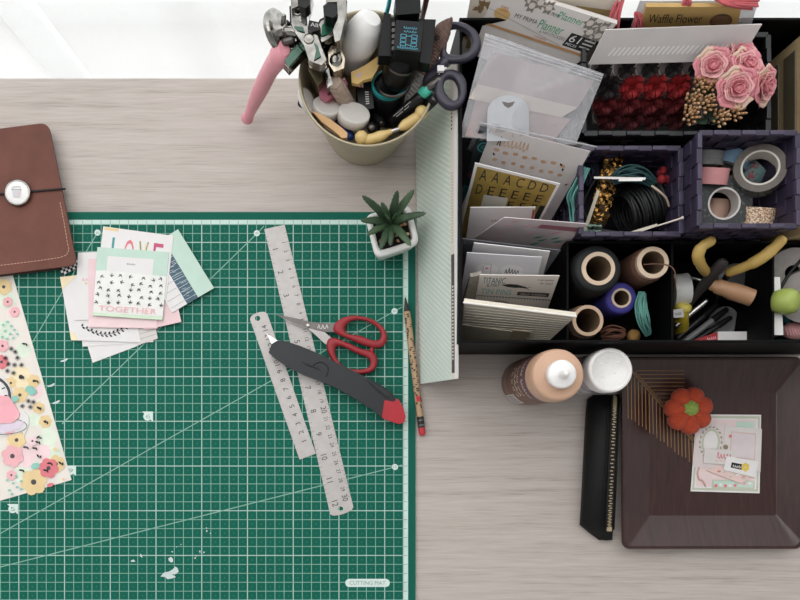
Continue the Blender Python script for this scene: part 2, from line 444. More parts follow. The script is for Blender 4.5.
for n in range(0, 46):
    y = GY + n * CY; th = n % 5 == 2; t = .47 if th else .35
    mq(-155, y - t, GX, y + t, mthick if th else mline, .0135)
for i in range(0, 47):
    for j in range(0, 43):
        x = GX - (i + .5) * CX; y = GY + (j + .5) * CY
        mq(x - 1.1, y - .26, x + 1.1, y + .26, mdot); mq(x - .26, y - 1.1, x + .26, y + 1.1, mdot)
mq(GX, 219.8, 408.1, 634, mscale); mq(-155, 219.8, GX, GY, mscale)
for n in range(0, 46):
    mq(403.6, GY + n * CY - .3, 407.2, GY + n * CY + .3, M('mat_tick', (120, 160, 150), .6), .016)
    mq(GX - n * CX - .3, 220.4, GX - n * CX + .3, 223.8, M('mat_tick', (120, 160, 150)), .016)
for x, y, x2, y2 in ((395, 467, -40, 577.2), (394.5, 311.2, -40, 556.2), (258, 232.5, 62, 424), (97.5, 232.6, -20, 431), (402, 465, 395, 467), (402, 307, 394.5, 311.2), (264, 226, 258, 232.5)):
    mline_px(x, y, x2, y2, 1.0, mline, .018)
build(mb, 'printed_mat', cm)
prt = M('mat_print', (205, 222, 215), .6); prg = M('mat_print_grey', (130, 150, 145), .6)
mb = MB()
def hdisc(mb, x, y, r, h, m, seg=18, ry=None):
    c = W(x, y, h); k = PX * (1 - h * .01 / CAMH)
    mb.poly([c + Vector((r * k * math.cos(2 * math.pi * i / seg), (ry or r) * k * math.sin(2 * math.pi * i / seg), 0)) for i in range(seg)], m)
def htext(mb, body, x, y, w, hgt, h, m, ang=0.0):
    """flat lettering centred on pixel x, y; w and hgt in pixels; ang turns it counter-clockwise"""
    vs, fs, asp = glyphs(body); c = W(x, y, h); k = PX * (1 - h * .01 / CAMH); ca, sa = math.cos(ang), math.sin(ang)
    P = []
    for u, v in vs:
        a = (u - .5) * w * k; b = (v - .5) * hgt * k
        P.append(c + Vector((a * ca - b * sa, a * sa + b * ca, 0)))
    mb.add(P, fs, m)
for x, y, t in ((395, 467, '15'), (394.5, 311.2, '30'), (256.8, 233.2, '45'), (97.5, 232.6, '60')):
    mb = MB(); hdisc(mb, x, y, 3.1, HM + .024, prt); htext(mb, t, x, y, 3.4, 2.4, HM + .03, prg); build(mb, 'angle_badge', cm)
def flag(x, y, t):
    mb = MB()
    mb.poly([W(x - 6, y - 5, HM + .024), W(x + 5, y + 5.5, HM + .024), W(x + 5, y - 5, HM + .024)], prt)
    hdisc(mb, x - .5, y, 4.2, HM + .026, prt); htext(mb, t, x - .3, y, 4.6, 4, HM + .03, prg); build(mb, 'number_flag', cm)
flag(148, 416.5, '45'); flag(13, 509, '5'); flag(71, 470.5, '9')
mb = MB()
P = [W(x, y, HM + .024) for x, y in rrect(345.3, 578.8, 389.8, 587, 4.05)]
mb.poly(ccw(P), prt); htext(mb, 'CUTTING MAT', 367.5, 582.9, 36, 3.8, HM + .03, prg)
build(mb, 'title_badge', cm)
mb = MB(); sm = M('dried_white_paint', (196, 208, 206), .7)
def blot(pts, dz=.03):
    mb = MB(); mb.poly(ccw([W(x, y, HM + dz) for x, y in pts]), sm); build(mb, 'paint_smear', cm)
blot([(160.5, 576.5), (164, 572.5), (169, 571.5), (173, 569), (175.3, 566.5), (177.5, 568), (178.8, 571.5), (176, 574), (172, 574.5), (176, 577), (172, 578.5), (167.5, 579.3), (165, 577)])
blot([(168.2, 558.5), (171, 556.8), (173, 559), (173, 562), (171, 562.5), (169, 561)]); blot([(131, 560.5), (133.5, 559.5), (135.5, 561.6), (131, 562)]); blot([(140, 553.5), (142, 555), (142.5, 558), (140.5, 556.5)], .034)
for x, y in ((47, 386), (52, 403), (60, 361)):
    blot([(x, y), (x + 4, y - 1.4), (x + 7, y - 3), (x + 8.2, y - 2), (x + 5, y + .6), (x + 1, y + 1)])
for k in range(14):
    x, y = random.choice([(206, 532), (204, 552), (172, 548), (180, 545), (199, 560), (333, 262), (320, 440)]); x += random.uniform(-5, 5); y += random.uniform(-5, 5)
    hdisc(mb, x, y, random.uniform(.4, .9), HM + .03, sm, 7)
build(mb, 'paint_flecks', cm, kind='stuff')
# ================================================================ leather notebook
lea = M('brown_leather', (103, 62, 51), .6, var=.16, scale=35, bump=.25, spec=.3)
lead = M('dark_leather_edge', (84, 52, 44), .6, var=.1)
stitch = M('tan_stitch', (196, 160, 138), .7)
nb = thing('leather_notebook', 'brown leather notebook with a dark elastic band and round silver charm', 'notebook', W(0, 195, .42))
NQ = [(-75, 138), (48, 122.5), (77, 265), (-46, 280)]
mb = MB(); q2 = quadround([(-74, 140), (48.5, 126), (77.6, 267), (-45, 282)], 9)
mb.px(q2, .46, .66, lead); build(mb, 'back_cover', nb, bevel=.0006)
mb = MB(); mb.px([(-72, 142), (45, 128), (73, 261), (-44, 276)], .66, 1.45, cream); build(mb, 'pages', nb)
mb = MB(); mb.px(quadround(NQ, 9), 1.45, 1.75, lea, lead)
F = Face(W(-75, 138, 1.77), W(48, 122.5, 1.77), W(77, 265, 1.77), W(-46, 280, 1.77))
build(mb, 'front_cover', nb, bevel=.0007)
mb = MB()
path = [(60, 202), (64, 222), (67.5, 243), (69, 250), (66.5, 255), (60, 257.5), (40, 260.5), (20, 263), (0, 265.5), (-20, 268)]
for (xa, ya), (xb, yb) in zip(path, path[1:]):
    L = math.hypot(xb - xa, yb - ya); n = max(1, round(L / 3.4))
    for k in range(n):
        t0, t1_ = (k + .15) / n, (k + .75) / n
        mb.tube([W(xa + (xb - xa) * t0, ya + (yb - ya) * t0, 1.765), W(xa + (xb - xa) * t1_, ya + (yb - ya) * t1_, 1.765)], .00042, stitch, seg=5)
build(mb, 'stitching', nb)
mb = MB(); el = M('black_elastic', (26, 22, 22), .8)
mb.tube([W(x, y, h) for x, y, h in ((-68, 204.5, 1.5), (-68, 204.5, 1.84), (0, 194, 1.84), (63, 188.8, 1.84), (64.4, 188.8, 1.6), (64.4, 189.2, .8), (64, 189.4, .45))], .0016, el, seg=8, flat=.55, round_ends=False)
build(mb, 'elastic_band', nb)
c = W(18.3, 193.2, 1.95); ch_ = MB()
r = 13 * PX * .977
ch_.lathe([(r * .98, 0), (r * 1.02, .0012), (r * .99, .0028), (r * .9, .0034), (r * .86, .0030)], c, chrome, cap=False)
ch = build(ch_, 'charm', nb)
mb = MB(); r2 = r * .88
mb.lathe([(r2, .0028), (r2 * .7, .0038), (r2 * .35, .0043), (r2 * .02, .0045)], c, whitep)
c2 = c + Vector((0, 0, .0048)); FF = Face(c2 + Vector((-r2, r2, 0)), c2 + Vector((r2, r2, 0)), c2 + Vector((r2, -r2, 0)), c2 + Vector((-r2, -r2, 0)))
FF.shape(mb, [(.3, .4), (.7, .4), (.64, .72), (.36, .72)], M('charm_cup', (198, 198, 202), .4)); FF.line(mb, .28, .4, .72, .4, .0006, gray)
FF.line(mb, .32, .4, .32, .3, .0004, gray); FF.line(mb, .68, .4, .66, .28, .0004, gray); FF.line(mb, .34, .29, .66, .27, .0005, gray); FF.disc(mb, .57, .58, .0011, rose)
build(mb, 'charm_face', ch)
# ================================================================ floral paper
flp = M('floral_paper', (229, 222, 214), .75, var=.03)
FC = flatface((-171, 296), (4, 245), (71.5, 480), (-104, 531), .38)
def fuv(x, y):
    """photo pixel -> u, v of the floral sheet"""
    a = Vector((4 + 171, 245 - 296)); b = Vector((67.5, 235)); d = Vector((x + 171, y - 296)); det = a.x * b.y - a.y * b.x
    return ((d.x * b.y - d.y * b.x) / det, (a.x * d.y - a.y * d.x) / det)
mb = MB(); FC.slab(mb, .0005, flp)
sfi = M('soft_black_print', (78, 74, 76), .75)
def fl(x, y, r, m, mc=sfi, n=6): x = inset(x, y, r); u, v = fuv(x, y); FC.flower(mb, u, v, r * PX, m, mc, n, random.uniform(0, 1))
def inset(x, y, r): return min(x, 7.5 + (y - 270) * .2986 - r * 1.02)
def bl(x, y, r, m, ry=None): x = inset(x, y, r); u, v = fuv(x, y); FC.disc(mb, u, v, r * PX, m, rv=(ry or r) * PX, seg=9)
tealp = M('aqua_print', (140, 196, 182), .75); minty = M('mint_print', (220, 231, 213), .75)
for x, y, r in ((50, 438, 9), (48, 425, 7), (34, 420, 7), (23, 475, 9), (3, 330, 9), (66, 455, 9), (12, 300, 9), (30, 350, 8)): bl(x, y, r, minty)
for x, y, r in ((30, 452, 9), (43, 452, 8), (18, 312, 6), (40, 391, 7), (4, 420, 6), (26, 460, 8)): bl(x, y, r, palepink)
for x, y, r, m in ((21, 377, 11, paleyel), (11, 383, 6, mustard), (20, 395, 8, mustard), (35.5, 381, 6.5, mustard), (39, 408, 6, mustard), (45.5, 421.5, 6.5, mustard), (14, 441, 8, paleyel), (34, 482, 13, mustard), (61, 464, 9, mustard), (4, 287, 8, mustard), (17, 440, 9, mustard), (8, 302, 5, rose), (16, 312, 5, rose), (2, 362, 7, coral), (3, 346, 6, rose), (13, 456, 11, rose), (49, 468, 10, coral), (12, 475, 5, rose), (33, 441, 5, palepink), (10, 430, 5, rose)):
    fl(x, y, r, m)
for x, y in ((30, 389), (36, 466), (15, 399), (33, 392)): bl(x, y, 4.5, tealp, 3.2)
for x, y in ((9, 364), (15, 365), (14, 373), (8, 371), (22, 365), (6, 358), (29, 401), (23, 406), (31, 407), (34, 402), (16, 352), (12, 349), (18, 358)):
    u, v = fuv(x, y)
    for k in range(5):
        a = k * math.pi / 5; FC.line(mb, u - 2.6 * PX / FC.w * math.cos(a), v - 2.6 * PX / FC.h * math.sin(a), u + 2.6 * PX / FC.w * math.cos(a), v + 2.6 * PX / FC.h * math.sin(a), .0005, ink)
for x, y in ((4, 325), (8, 322), (12, 326), (6, 331), (11, 334), (15, 330), (3, 337), (8, 339), (14, 338), (18, 334), (10, 490), (14, 483), (18, 487), (22, 481), (17, 476), (13, 494), (22, 489), (8, 480)): bl(x, y, 1.6, tealp, 1.1)
for x, y, a in ((25, 344, .4), (36, 381, .3), (39, 408, 1), (46, 422, .8), (26, 447, .2), (38, 442, .6), (39, 456, 1.2), (22, 470, .4), (61, 463, 1), (46, 470, .5), (50, 463, .2), (35, 448, .4), (39, 437, -.4), (22, 377, 1.0), (52, 484, 0)):
    u, v = fuv(x, y); FC.leaf(mb, u, v, 5 * PX, 2.2 * PX, a, ink); FC.leaf(mb, u + 2 * PX / FC.w, v + 1.5 * PX / FC.h, 4 * PX, 1.8 * PX, a + 1, ink)
rq = random.Random(3)
for k in range(46):      # the rest of the sheet, beyond the picture's edge
    x = rq.uniform(-150, -14); y = rq.uniform(300, 480) + (-x) * .29 - 30
    if not 0.04 < fuv(x, y)[1] < .95 or not .05 < fuv(x, y)[0] < .95: continue
    fl(x, y, rq.uniform(5, 12), rq.choice([rose, mustard, paleyel, palepink, coral]))
bl(57, 449, 2, mustard); bl(65, 479, 1.5, mustard); bl(52, 484.5, 3.5, coral, 2)
solo(mb, 'floral_paper', 'floral patterned paper sheet with pink and yellow flowers lying under the notebook', 'patterned paper')
# teacup and clock die cut on the floral sheet
mb = MB(); lil = M('lilac_white', (226, 220, 226), .7)
dc = [(-30, 376), (-18, 371), (-6, 371.5), (4, 377), (10, 386), (12.5, 396), (13, 404), (18, 411), (24, 411), (28.5, 416), (29, 423), (27, 429), (24, 436), (22.5, 432), (14, 434.5), (3, 436), (-12, 434), (-26, 426)]
mb.px(dc, .42, .5, white)
dieo = solo(mb, 'die_cut_shape', 'die-cut paper clock and pink teacup lying on the floral sheet', 'die cut', org=W(0, 405, .4))
mb = MB(); cc = W(-9, 396, .512)
mb.lathe([(19.5 * PX, 0), (20 * PX, .0005), (17.6 * PX, .0006), (17.2 * PX, 0)], cc, M('dark_grey_card', (70, 70, 74), .6), cap=False)
FD = flatface((-30, 375), (30, 375), (30, 436), (-30, 436), .53)
def duv(x, y): return ((x + 30) / 60, (y - 375) / 61)
for x, y, x2, y2 in ((2, 389, 5, 387.5), (4.5, 395.5, 7.6, 395.5)): FD.line(mb, *duv(x, y), *duv(x2, y2), .0012, ink)
build(mb, 'clock_ring', dieo)
mb = MB(); mb.px([(-14, 394), (9, 396.5), (19.5, 413), (11.5, 423), (-12, 424)], .53, .62, M('pink_cardstock', (236, 170, 180), .7)); mb.px([(11.5, 423), (19.5, 413), (18.5, 418)], .53, .66, rose)
build(mb, 'pink_teacup', dieo, label='pink cup shape')
mb = MB(); pts = [(29 * math.cos(a) * .93, 426 + 8.4 * math.sin(a)) for a in [math.radians(t) for t in range(-70, 115, 8)]]
for a_, b_ in zip(pts, pts[1:]): FD.line(mb, *duv(*a_), *duv(*b_), .0006, ink)
FD.shape(mb, [duv(x, y) for x, y in ((-12, 426), (24, 421), (21, 428), (12, 431.5), (0, 433), (-12, 432))], M('lilac_print', (218, 206, 220), .7))
build(mb, 'saucer_print', dieo)
# ================================================================ stack of journaling cards
CG = 'journaling cards fanned on the mat'
def jc(label, q, h, m, deco=None, cat='card', name='journaling_card'):
    return card(name, label, cat, flatface(*q, h), m, .0006, deco, CG)
jc('plain white card at the bottom of the card pile, poking out lowest', ((76, 310), (122, 292), (141, 344.6), (92.7, 362.8)), .40, white)
jc('white card with a squared lower edge just above the lowest card in the pile', ((78, 290), (151, 287), (153.3, 342), (82.5, 346.6)), .47, white)
jc('white card with faint grey lines peeking from the lower end of the pile', ((110, 300), (148, 292), (157.8, 338.5), (138, 345)), .54, offw, lambda mb, F: [F.line(mb, .1, .2 + .1 * k, .95, .2 + .1 * k, .0003, gray) for k in range(8)])
def wreath(mb, F):
    for i in range(11):
        t = i / 10; u = .2 + .62 * t; v = .74 + .14 * math.sin(math.pi * (t * .9 + .05))
        F.leaf(mb, u, v, 3.6 * PX, 2 * PX, -.9, ink); F.leaf(mb, u + .012, v + .045, 3.6 * PX, 2 * PX, .7, ink)
        if i: F.line(mb, pu, pv + .02, u, v + .02, .0004, ink)
        pu, pv = u, v
    F.shape(mb, [(0, 0), (.25, 0), (0, .2)], paleyel); F.shape(mb, [(0, 1), (.1, 1), (.08, .9), (0, .86)], paleyel)
jc('white card with a black leaf wreath at its lower edge', ((60, 277), (127, 270), (141, 342.2), (71.2, 340.2)), .61, white, wreath)
def check(mb, F):
    for i in range(8):
        for j in range(3):
            if (i + j) % 2 == 0: F.rect(mb, i / 8, j / 3, (i + 1) / 8, (j + 1) / 3, ink)
card('washi_strip', 'black and white checked paper strip beside the notebook corner', 'paper strip', flatface((59.5, 268.5), (77, 259.8), (79.5, 266.5), (62.5, 275.5), .70), white, .0004, check)
def pinktext(mb, F):
    F.text(mb, 'today', .08, .38, .4, .43, rose); F.disc(mb, .17, .46, 1.2 * PX, mustard)
jc('white card with tiny pink lettering under the pink cards', ((78, 252.5), (131, 250.5), (136, 319), (74.5, 320)), .74, white, pinktext)
jc('second pink card turned so one corner points right of the pile', ((128, 280), (168, 262), (181.3, 321.8), (145, 330)), .80, pinkp)
jc('upright pale pink card behind the mint card', ((88.6, 258.8), (156, 256), (157.6, 328.4), (88.5, 327.2)), .87, pinkp, lambda mb, F: F.rect(mb, .0, .88, .98, .99, M('pink_paper_edge', (238, 212, 214), .75)))
def stripes(mb, F):
    F.rect(mb, .62, 0, 1, 1, mint)
    F.rect(mb, .36, 0, .62, 1, navy)
    for k in range(15): F.line(mb, .37, .03 + k * .065, .61, .03 + k * .065 + random.uniform(-.015, .015), .0004, white)
    for k in range(24):
        F.line(mb, .38 + random.uniform(0, .16), .02 + k * .04, .46 + random.uniform(0, .14), .03 + k * .04, .0005, M('pale_blue_print', (170, 190, 196), .7))
    for k in range(9): F.line(mb, .03, .06 + .11 * k, .35, .06 + .11 * k, .0003, gray)
jc('slanted card with mint and slate blue bands on the right of the pile', ((138, 254), (178, 229.2), (214, 288), (172, 312.6)), .93, white, stripes)
def love(mb, F):
    for t, u, m in (('L', .15, teal), ('O', .33, coral), ('V', .53, M('olive_print', (150, 150, 90), .7)), ('E', .74, M('magenta_print', (196, 84, 120), .7))):
        F.text(mb, t, u, .15, u + .14, .6, m)
    F.rect(mb, .02, .01, .22, .05, mustard); F.text(mb, 'V', .62, .18, .66, .5, mustard)
jc('white card with LOVE in large coloured letters', ((103.2, 226.3), (173.5, 235.8), (166, 300), (96, 290)), 1.0, white, love)
def together(mb, F):
    F.rect(mb, .15, .12, .8, .36, white); F.text(mb, 'SWEET', .42, .2, .55, .23, gray)
    F.shape(mb, [(-.0, .345), (.12, .33), (1.0, .36), (1.0, .95), (0.0, .955)], M('botanical_paper', (230, 230, 226), .75))
    for k in range(35):
        u, v = .07 + .145 * (k % 7) + random.uniform(-.03, .03), .40 + .095 * (k // 7) + random.uniform(-.02, .02); a = random.uniform(0, 3.14)
        for d in (0, .8, -.8): F.leaf(mb, u + d * .014, v + abs(d) * .02, 4 * PX, 1.1 * PX, a + d, sfi)
    F.text(mb, 'TOGETHER', .08, .845, .91, .925, rose)
    F.rect(mb, .0, .955, 1, 1.0, M('pale_green_print', (206, 226, 200), .7))
jc('mint card printed TOGETHER over black leaf sprigs, topmost of the pile', ((97.4, 247), (169, 252), (162.3, 320), (92.8, 315.5)), 1.08, mint, together)
# ================================================================ rulers
alu = M('worn_aluminium', (186, 181, 178), .5, .25, var=.06, scale=120)
rink = M('ruler_ink', (56, 54, 54), .6)
def ruler(name, label, quad, round_end, hole, h, inches, cms, first_cm, org, flip=False):
    """quad: tl, tr, br, bl in pixels, tl..bl is the long left edge"""
    tl, tr, br, bl = [Vector(p) for p in quad]
    ends = []
    def arc(a, b, bulge):
        d = (b - a); n = Vector((d.y, -d.x)).normalized(); out = []
        for k in range(13):
            t = k / 12; out.append(a + d * t + n * bulge * (1 - (2 * t - 1) ** 2) ** .5 if bulge else a + d * t)
        return out
    outline = arc(tl, tr, round_end[0]) + arc(br, bl, round_end[1])
    hc, hr = Vector(hole), 2.6
    # body: outline triangulated around the hole
    bm = bmesh.new(); hh = [hc + Vector((hr * math.cos(2 * math.pi * k / 16), hr * math.sin(2 * math.pi * k / 16))) for k in range(16)]
    vo = [bm.verts.new(W(p.x, p.y, h)) for p in outline]; vh = [bm.verts.new(W(p.x, p.y, h)) for p in hh]
    eo = [bm.edges.new((vo[i], vo[(i + 1) % len(vo)])) for i in range(len(vo)) if (vo[i].co - vo[(i + 1) % len(vo)].co).length > 1e-7]
    eh = [bm.edges.new((vh[i], vh[(i + 1) % 16])) for i in range(16)]
    bmesh.ops.triangle_fill(bm, edges=eo + eh, use_beauty=True)
    bm.verts.index_update(); mb = MB(); vs = [v.co.copy() for v in bm.verts]; t = .0008
    for f in bm.faces:
        ids = [v.index for v in f.verts]
        if f.normal.z < 0: ids = ids[::-1]
        mb.add([vs[i] for i in ids], [list(range(len(ids)))], alu)
        mb.add([vs[i] - Vector((0, 0, t)) for i in ids[::-1]], [list(range(len(ids)))], alu)
    for L in (vo, vh):
        P = [v.co.copy() for v in L]
        mb.loft([P, [p - Vector((0, 0, t)) for p in P]], alu, cap=False, smooth=False)
    bm.free()
    root = thing(name, label, 'ruler', W(*org, h - .1))
    build(mb, 'blade', root)
    mb = MB(); F = Face(W(*tl, h), W(*tr, h), W(*br, h), W(*bl, h))
    L = (bl - tl).length; wpx = (tr - tl).length
    def num(txt, u, v, sz):
        # lettering turned a quarter so it reads along the ruler
        vs, fs, asp = glyphs(txt); hh = sz / wpx; ll = sz * asp / L; o = .00012
        if flip: P = [F.p(u - hh / 2 + hh * y, v + ll / 2 - ll * x, o) for x, y in vs]; P = [F.p(u - hh / 2 + hh * (1 - y), v + ll / 2 - ll * (x), o) for x, y in vs]; fs2 = fs
        else: P = [F.p(u + hh / 2 - hh * (1 - y), v - ll / 2 + ll * x, o) for x, y in vs]; fs2 = fs
        n = Vector((0, 0, 0))
        f = fs2[0]; n = (P[f[1]] - P[f[0]]).cross(P[f[2]] - P[f[0]])
        mb.add(P, [g[::-1] for g in fs2] if n.z < 0 else fs2, rink)
    F.k = 1
    for t_, v in inches: num(t_, .3 if not flip else .6, v, 5.2)
    for t_, v, s_ in cms: num(t_, .75 if not flip else .45, v, s_)
    v0, dv, n = first_cm
    for k in range(n * 2 + 1):
        v = v0 + dv * k / 2
        if .005 < v < .985:
            lw = .14 if k % 2 == 0 else .08
            mb.poly([F.p(1 - lw, v + .0008, .0001), F.p(.995, v + .0008, .0001), F.p(.995, v - .0008, .0001), F.p(1 - lw, v - .0008, .0001)], M('ruler_tick', (140, 136, 134), .6))
            mb.poly([F.p(.005, v + .0008, .0001), F.p(lw, v + .0008, .0001), F.p(lw, v - .0008, .0001), F.p(.005, v - .0008, .0001)], M('ruler_tick', (140, 136, 134)))
    build(mb, 'scale_print', root)
    return root
qa = ((264.2, 229.2), (284.6, 224.6), (353.4, 507), (330.2, 514.3))
inch = [(str(k), .075 + (k - 1) * .0813) for k in range(1, 13)]
cms = [(str(k), .028 + k * .0311, 5.0 if k % 10 == 0 else 3.4) for k in range(1, 31)]
ruler('metal_ruler', 'long thirty centimetre metal ruler lying at a slant under the knife', qa, (0, 3.6), (340.6, 509), .42, inch, cms, (.028, .0311, 30), (302, 370))
qb = ((250.0, 319.5), (267.2, 313.6), (315.8, 453.6), (299.6, 459.6))
ruler('metal_ruler', 'short metal ruler with rounded upper end left of the long one', qb, (4.0, 0), (257.6, 318.3), .41, [(str(k), .93 - (k - .4) * .062) for k in range(1, 15)], [], (.06, .0622, 14), (282, 385), flip=True)
# ================================================================ utility knife
kbl = M('charcoal_plastic', (30, 32, 37), .42, var=.08, spec=.4); kred = M('red_plastic', (172, 22, 38), .4)
kd = M('knife_groove', (22, 23, 26), .6)
uk = thing('utility_knife', 'black utility knife with a red end cap lying across both rulers', 'knife', W(335, 378, .5))
mb = MB()
top = [(271.6, 344), (276.5, 341), (282.8, 340.3), (300, 345.8), (318, 353.2), (335, 361.8), (352, 370), (367, 377.8), (381, 386.2), (390, 393), (396, 399)]
bot = [(382.4, 417.8), (372, 409.5), (355, 398.5), (335, 387.3), (318, 380), (303, 374.6), (288, 367), (275, 358.8), (268.6, 352.6)]
mb.px(top + [(390, 410)][:0] + bot, .62, 2.0, kbl); build(mb, 'body', uk, bevel=.0022, seg=3)
mb = MB(); mb.px([(395, 398), (399, 400), (403.5, 408), (405.8, 417), (404.3, 422), (399.5, 424), (391, 421.5), (381.8, 417.6), (384.5, 400.5), (389, 397.6)], .55, 2.1, kred)
build(mb, 'end_cap', uk, bevel=.0025, seg=3)
mb = MB(); mb.px([(366, 379.3), (374, 381), (384, 386.8), (393.5, 394.6), (396, 400), (393, 401.6), (386, 400), (384.5, 396.5), (376, 390)], 1.99, 2.16, kd)
build(mb, 'lock_slot', uk, bevel=.0006)
mb = MB(); mb.px([(370, 382), (376, 384), (387, 391), (391, 396), (387, 396.4), (379, 390)], 2.1, 2.3, kbl); build(mb, 'slider', uk, bevel=.0008)
mb = MB(); mb.px([(266.3, 333.2), (277.5, 340.5), (275, 346), (272, 345)], 1.2, 1.28, steel); build(mb, 'cutting_blade', uk, label='small steel blade tip')
mb = MB(); pts = [(313.5, 365), (318, 362.5), (323, 362.6), (327, 366), (328, 371), (326, 376.5)]
mb.tube(bez([W(x, y, 2.03) for x, y in pts], 5), .0007, kd, seg=6)
for k in range(7): mb.tube([W(303 + k * 2.4, 361.8 + k * .9 + (k % 2), 2.02), W(306 + k * 2.4, 365 + k * .9, 2.02)], .0005, kd, seg=5)
mb.tube(bez([W(x, y, 1.9) for x, y in ((276, 357), (290, 365.5), (305, 372.5), (320, 378.5), (336, 385.5), (356, 396.5), (372, 407))], 4), .0006, kd, seg=5)
build(mb, 'grip_ridges', uk)
# ================================================================ scissors
sred = M('red_handle', (146, 28, 38), .5, var=.05)
dst = M('dark_steel', (96, 92, 90), .35, .9, var=.08)
sc_ = thing('scissors', 'small scissors with red plastic handles lying above the knife', 'scissors', W(335, 340, .42))
mb = MB(); mb.px([(276, 314.3), (281, 315.2), (296, 318.2), (308, 321.6), (321, 322.8), (336, 323.6), (336, 332), (326, 332), (313, 328.8), (303, 326), (288, 320)], 1.1, 1.25, dst); build(mb, 'blade', sc_, bevel=.0004)
mb = MB(); mb.px([(277, 314.8), (290, 319), (304, 322.5), (311, 324), (321, 329), (331, 337.5), (329.5, 346.5), (324, 343), (316, 335.5), (308, 328.5), (300, 325.8), (287, 320.5)], .92, 1.06, M('mid_steel', (140, 136, 134), .3, .95)); build(mb, 'blade', sc_, bevel=.0004)
mb = MB(); c = W(308.2, 325.6, 1.2); mb.lathe([(.0026, -.003), (.0026, .0008), (.0019, .0016), (.0004, .0018)], c, steel, seg=20); build(mb, 'pivot_screw', sc_)
mb = MB(); F = flatface((315, 322), (332, 322), (332, 331), (315, 331), 1.256); F.text(mb, 'fiw', .1, .2, .8, .75, M('etched_mark', (190, 188, 184), .5)); build(mb, 'engraved_mark', sc_)
UO = [(332.2, 331), (334, 325), (338, 320.5), (345.5, 317), (352, 315.8), (358, 316), (366, 317.5), (373.5, 320.2), (380, 324), (384.5, 329), (387, 335), (386.8, 341), (384, 345.6), (380, 347.6), (374, 347.6), (366, 345.6), (357.8, 342.6), (350, 339.2), (343.8, 336.8), (337, 334.5)]
UI = [(343.8, 330.8), (344.4, 326), (347.5, 322.2), (353, 320), (359, 319.6), (366, 321), (373.5, 324.2), (378.6, 328.4), (381.6, 333.5), (381.6, 338.5), (379, 341.4), (373, 341.2), (366, 338.6), (359.5, 336), (353, 335.2), (347, 335)]
LO = [(328, 337.6), (326.6, 346.5), (328, 353), (331.5, 359), (336, 365), (342, 370.2), (350, 373.2), (358, 374.2), (365, 373.8), (371.8, 372), (375.5, 369), (377, 364), (377, 358), (374.5, 353), (370, 350.4), (364, 350.2), (357.8, 347.8), (350, 344), (342, 341), (334, 336.8)]
LI = [(334.2, 346.5), (336.2, 344.8), (340.5, 345), (346, 347.6), (351, 350.2), (357, 353.2), (363, 355.4), (369, 357.2), (371.3, 360.8), (371, 366), (368, 368.8), (361, 370), (353, 369.8), (346.5, 368), (340.5, 364), (336.5, 359), (334.3, 352)]
mb = MB(); ringloop(mb, UO, UI, 1.15, .42, sred, wide=1.18); build(mb, 'handle', sc_)
mb = MB(); ringloop(mb, LO, LI, 1.05, .42, sred, wide=1.18)
mb.tube([W(372.5, 345.5, 1.0), W(371.5, 352, 1.0)], .0024, sred)
build(mb, 'handle', sc_)
# ================================================================ pencil
pw = M('kraft_pencil_paper', (178, 148, 116), .65, var=.08); pbk = M('pencil_black', (30, 28, 28), .5); per = M('eraser_red', (190, 52, 62), .7)
pc = thing('pencil', 'script-wrapped pencil with black tip and red eraser beside the mat edge', 'pencil', W(413, 365, .3))
A = Vector(W(407.0, 311.5, .84)); B = Vector(W(420.2, 416.5, .52)); ax = (B - A).normalized(); rp_ = .0037
mb = MB(); mb.tube([A, B], rp_, pw, seg=10, round_ends=False)
for k in range(46):
    t = .03 + .9 * k / 46; p = A.lerp(B, t); side = Vector((ax.y, -ax.x, 0)).normalized(); up = side.cross(ax); up = up if up.z > 0 else -up
    a = random.uniform(-.9, .9); q = p + (side * math.sin(a) + up * math.cos(a)) * (rp_ * 1.01); tg = (side * math.cos(a) - up * math.sin(a))
    mb.box(q, ax * random.uniform(.0004, .0011), tg * random.uniform(.0007, .0017), (side * math.sin(a) + up * math.cos(a)) * .0001, pbk)
q = A.lerp(B, .83) + up * rp_; mb.box(q, ax * .003, side * .0022, up * .0003, per)
build(mb, 'barrel', pc)
mb = MB(); mb.tube([A - ax * .0005, A - ax * .008, A - ax * .0155], [rp_ * .95, rp_ * .5, .0007], pbk, seg=12, round_ends=False); build(mb, 'tip', pc)
mb = MB(); mb.tube([B, B + ax * .012], rp_ * 1.03, pbk, seg=12, round_ends=False)
for d in (.003, .0085): mb.tube([B + ax * d, B + ax * (d + .0018)], rp_ * 1.1, M('dark_chrome', (120, 124, 124), .25, 1), seg=12, round_ends=False)
build(mb, 'ferrule', pc)
mb = MB(); mb.tube([B + ax * .012, B + ax * .0185], rp_ * .96, per, seg=12); build(mb, 'eraser', pc)
# ================================================================ potted succulent
pot = M('white_ceramic', (222, 221, 218), .28, var=.015)
ps = thing('potted_succulent', 'small spiky green succulent in a square white ceramic pot', 'potted plant', W(391, 236, .3))
outer = [(364.6, 214.6), (410, 203.6), (420.2, 244), (375.6, 258.8)]
inner = [(371.5, 217), (405.5, 209), (413.2, 240), (379.4, 250.6)]
ctr = W(392.5, 230, 5.6)
mb = MB(); n = 5
def prr(q, r, h, s=1.0, z=None):
    P = [W(x, y, 5.6) for x, y in quadround(q, r, n)]
    return [Vector((ctr.x + (p.x - ctr.x) * s, ctr.y + (p.y - ctr.y) * s, (h if z is None else z) * .01)) for p in P]
rings = [prr(outer, 7, .32, .70), prr(outer, 7, .5, .74), prr(outer, 8, 2.8, .88), prr(outer, 9, 5.0, .99), prr(outer, 9, 5.4, 1.0), prr(outer, 9, 5.6, .97), prr(inner, 6, 5.6, 1.03), prr(inner, 6, 5.4, 1.0), prr(inner, 6, 4.2, .96), prr(inner, 6, 1, .72)]
mb.loft(rings[::-1], pot); build(mb, 'pot', ps)
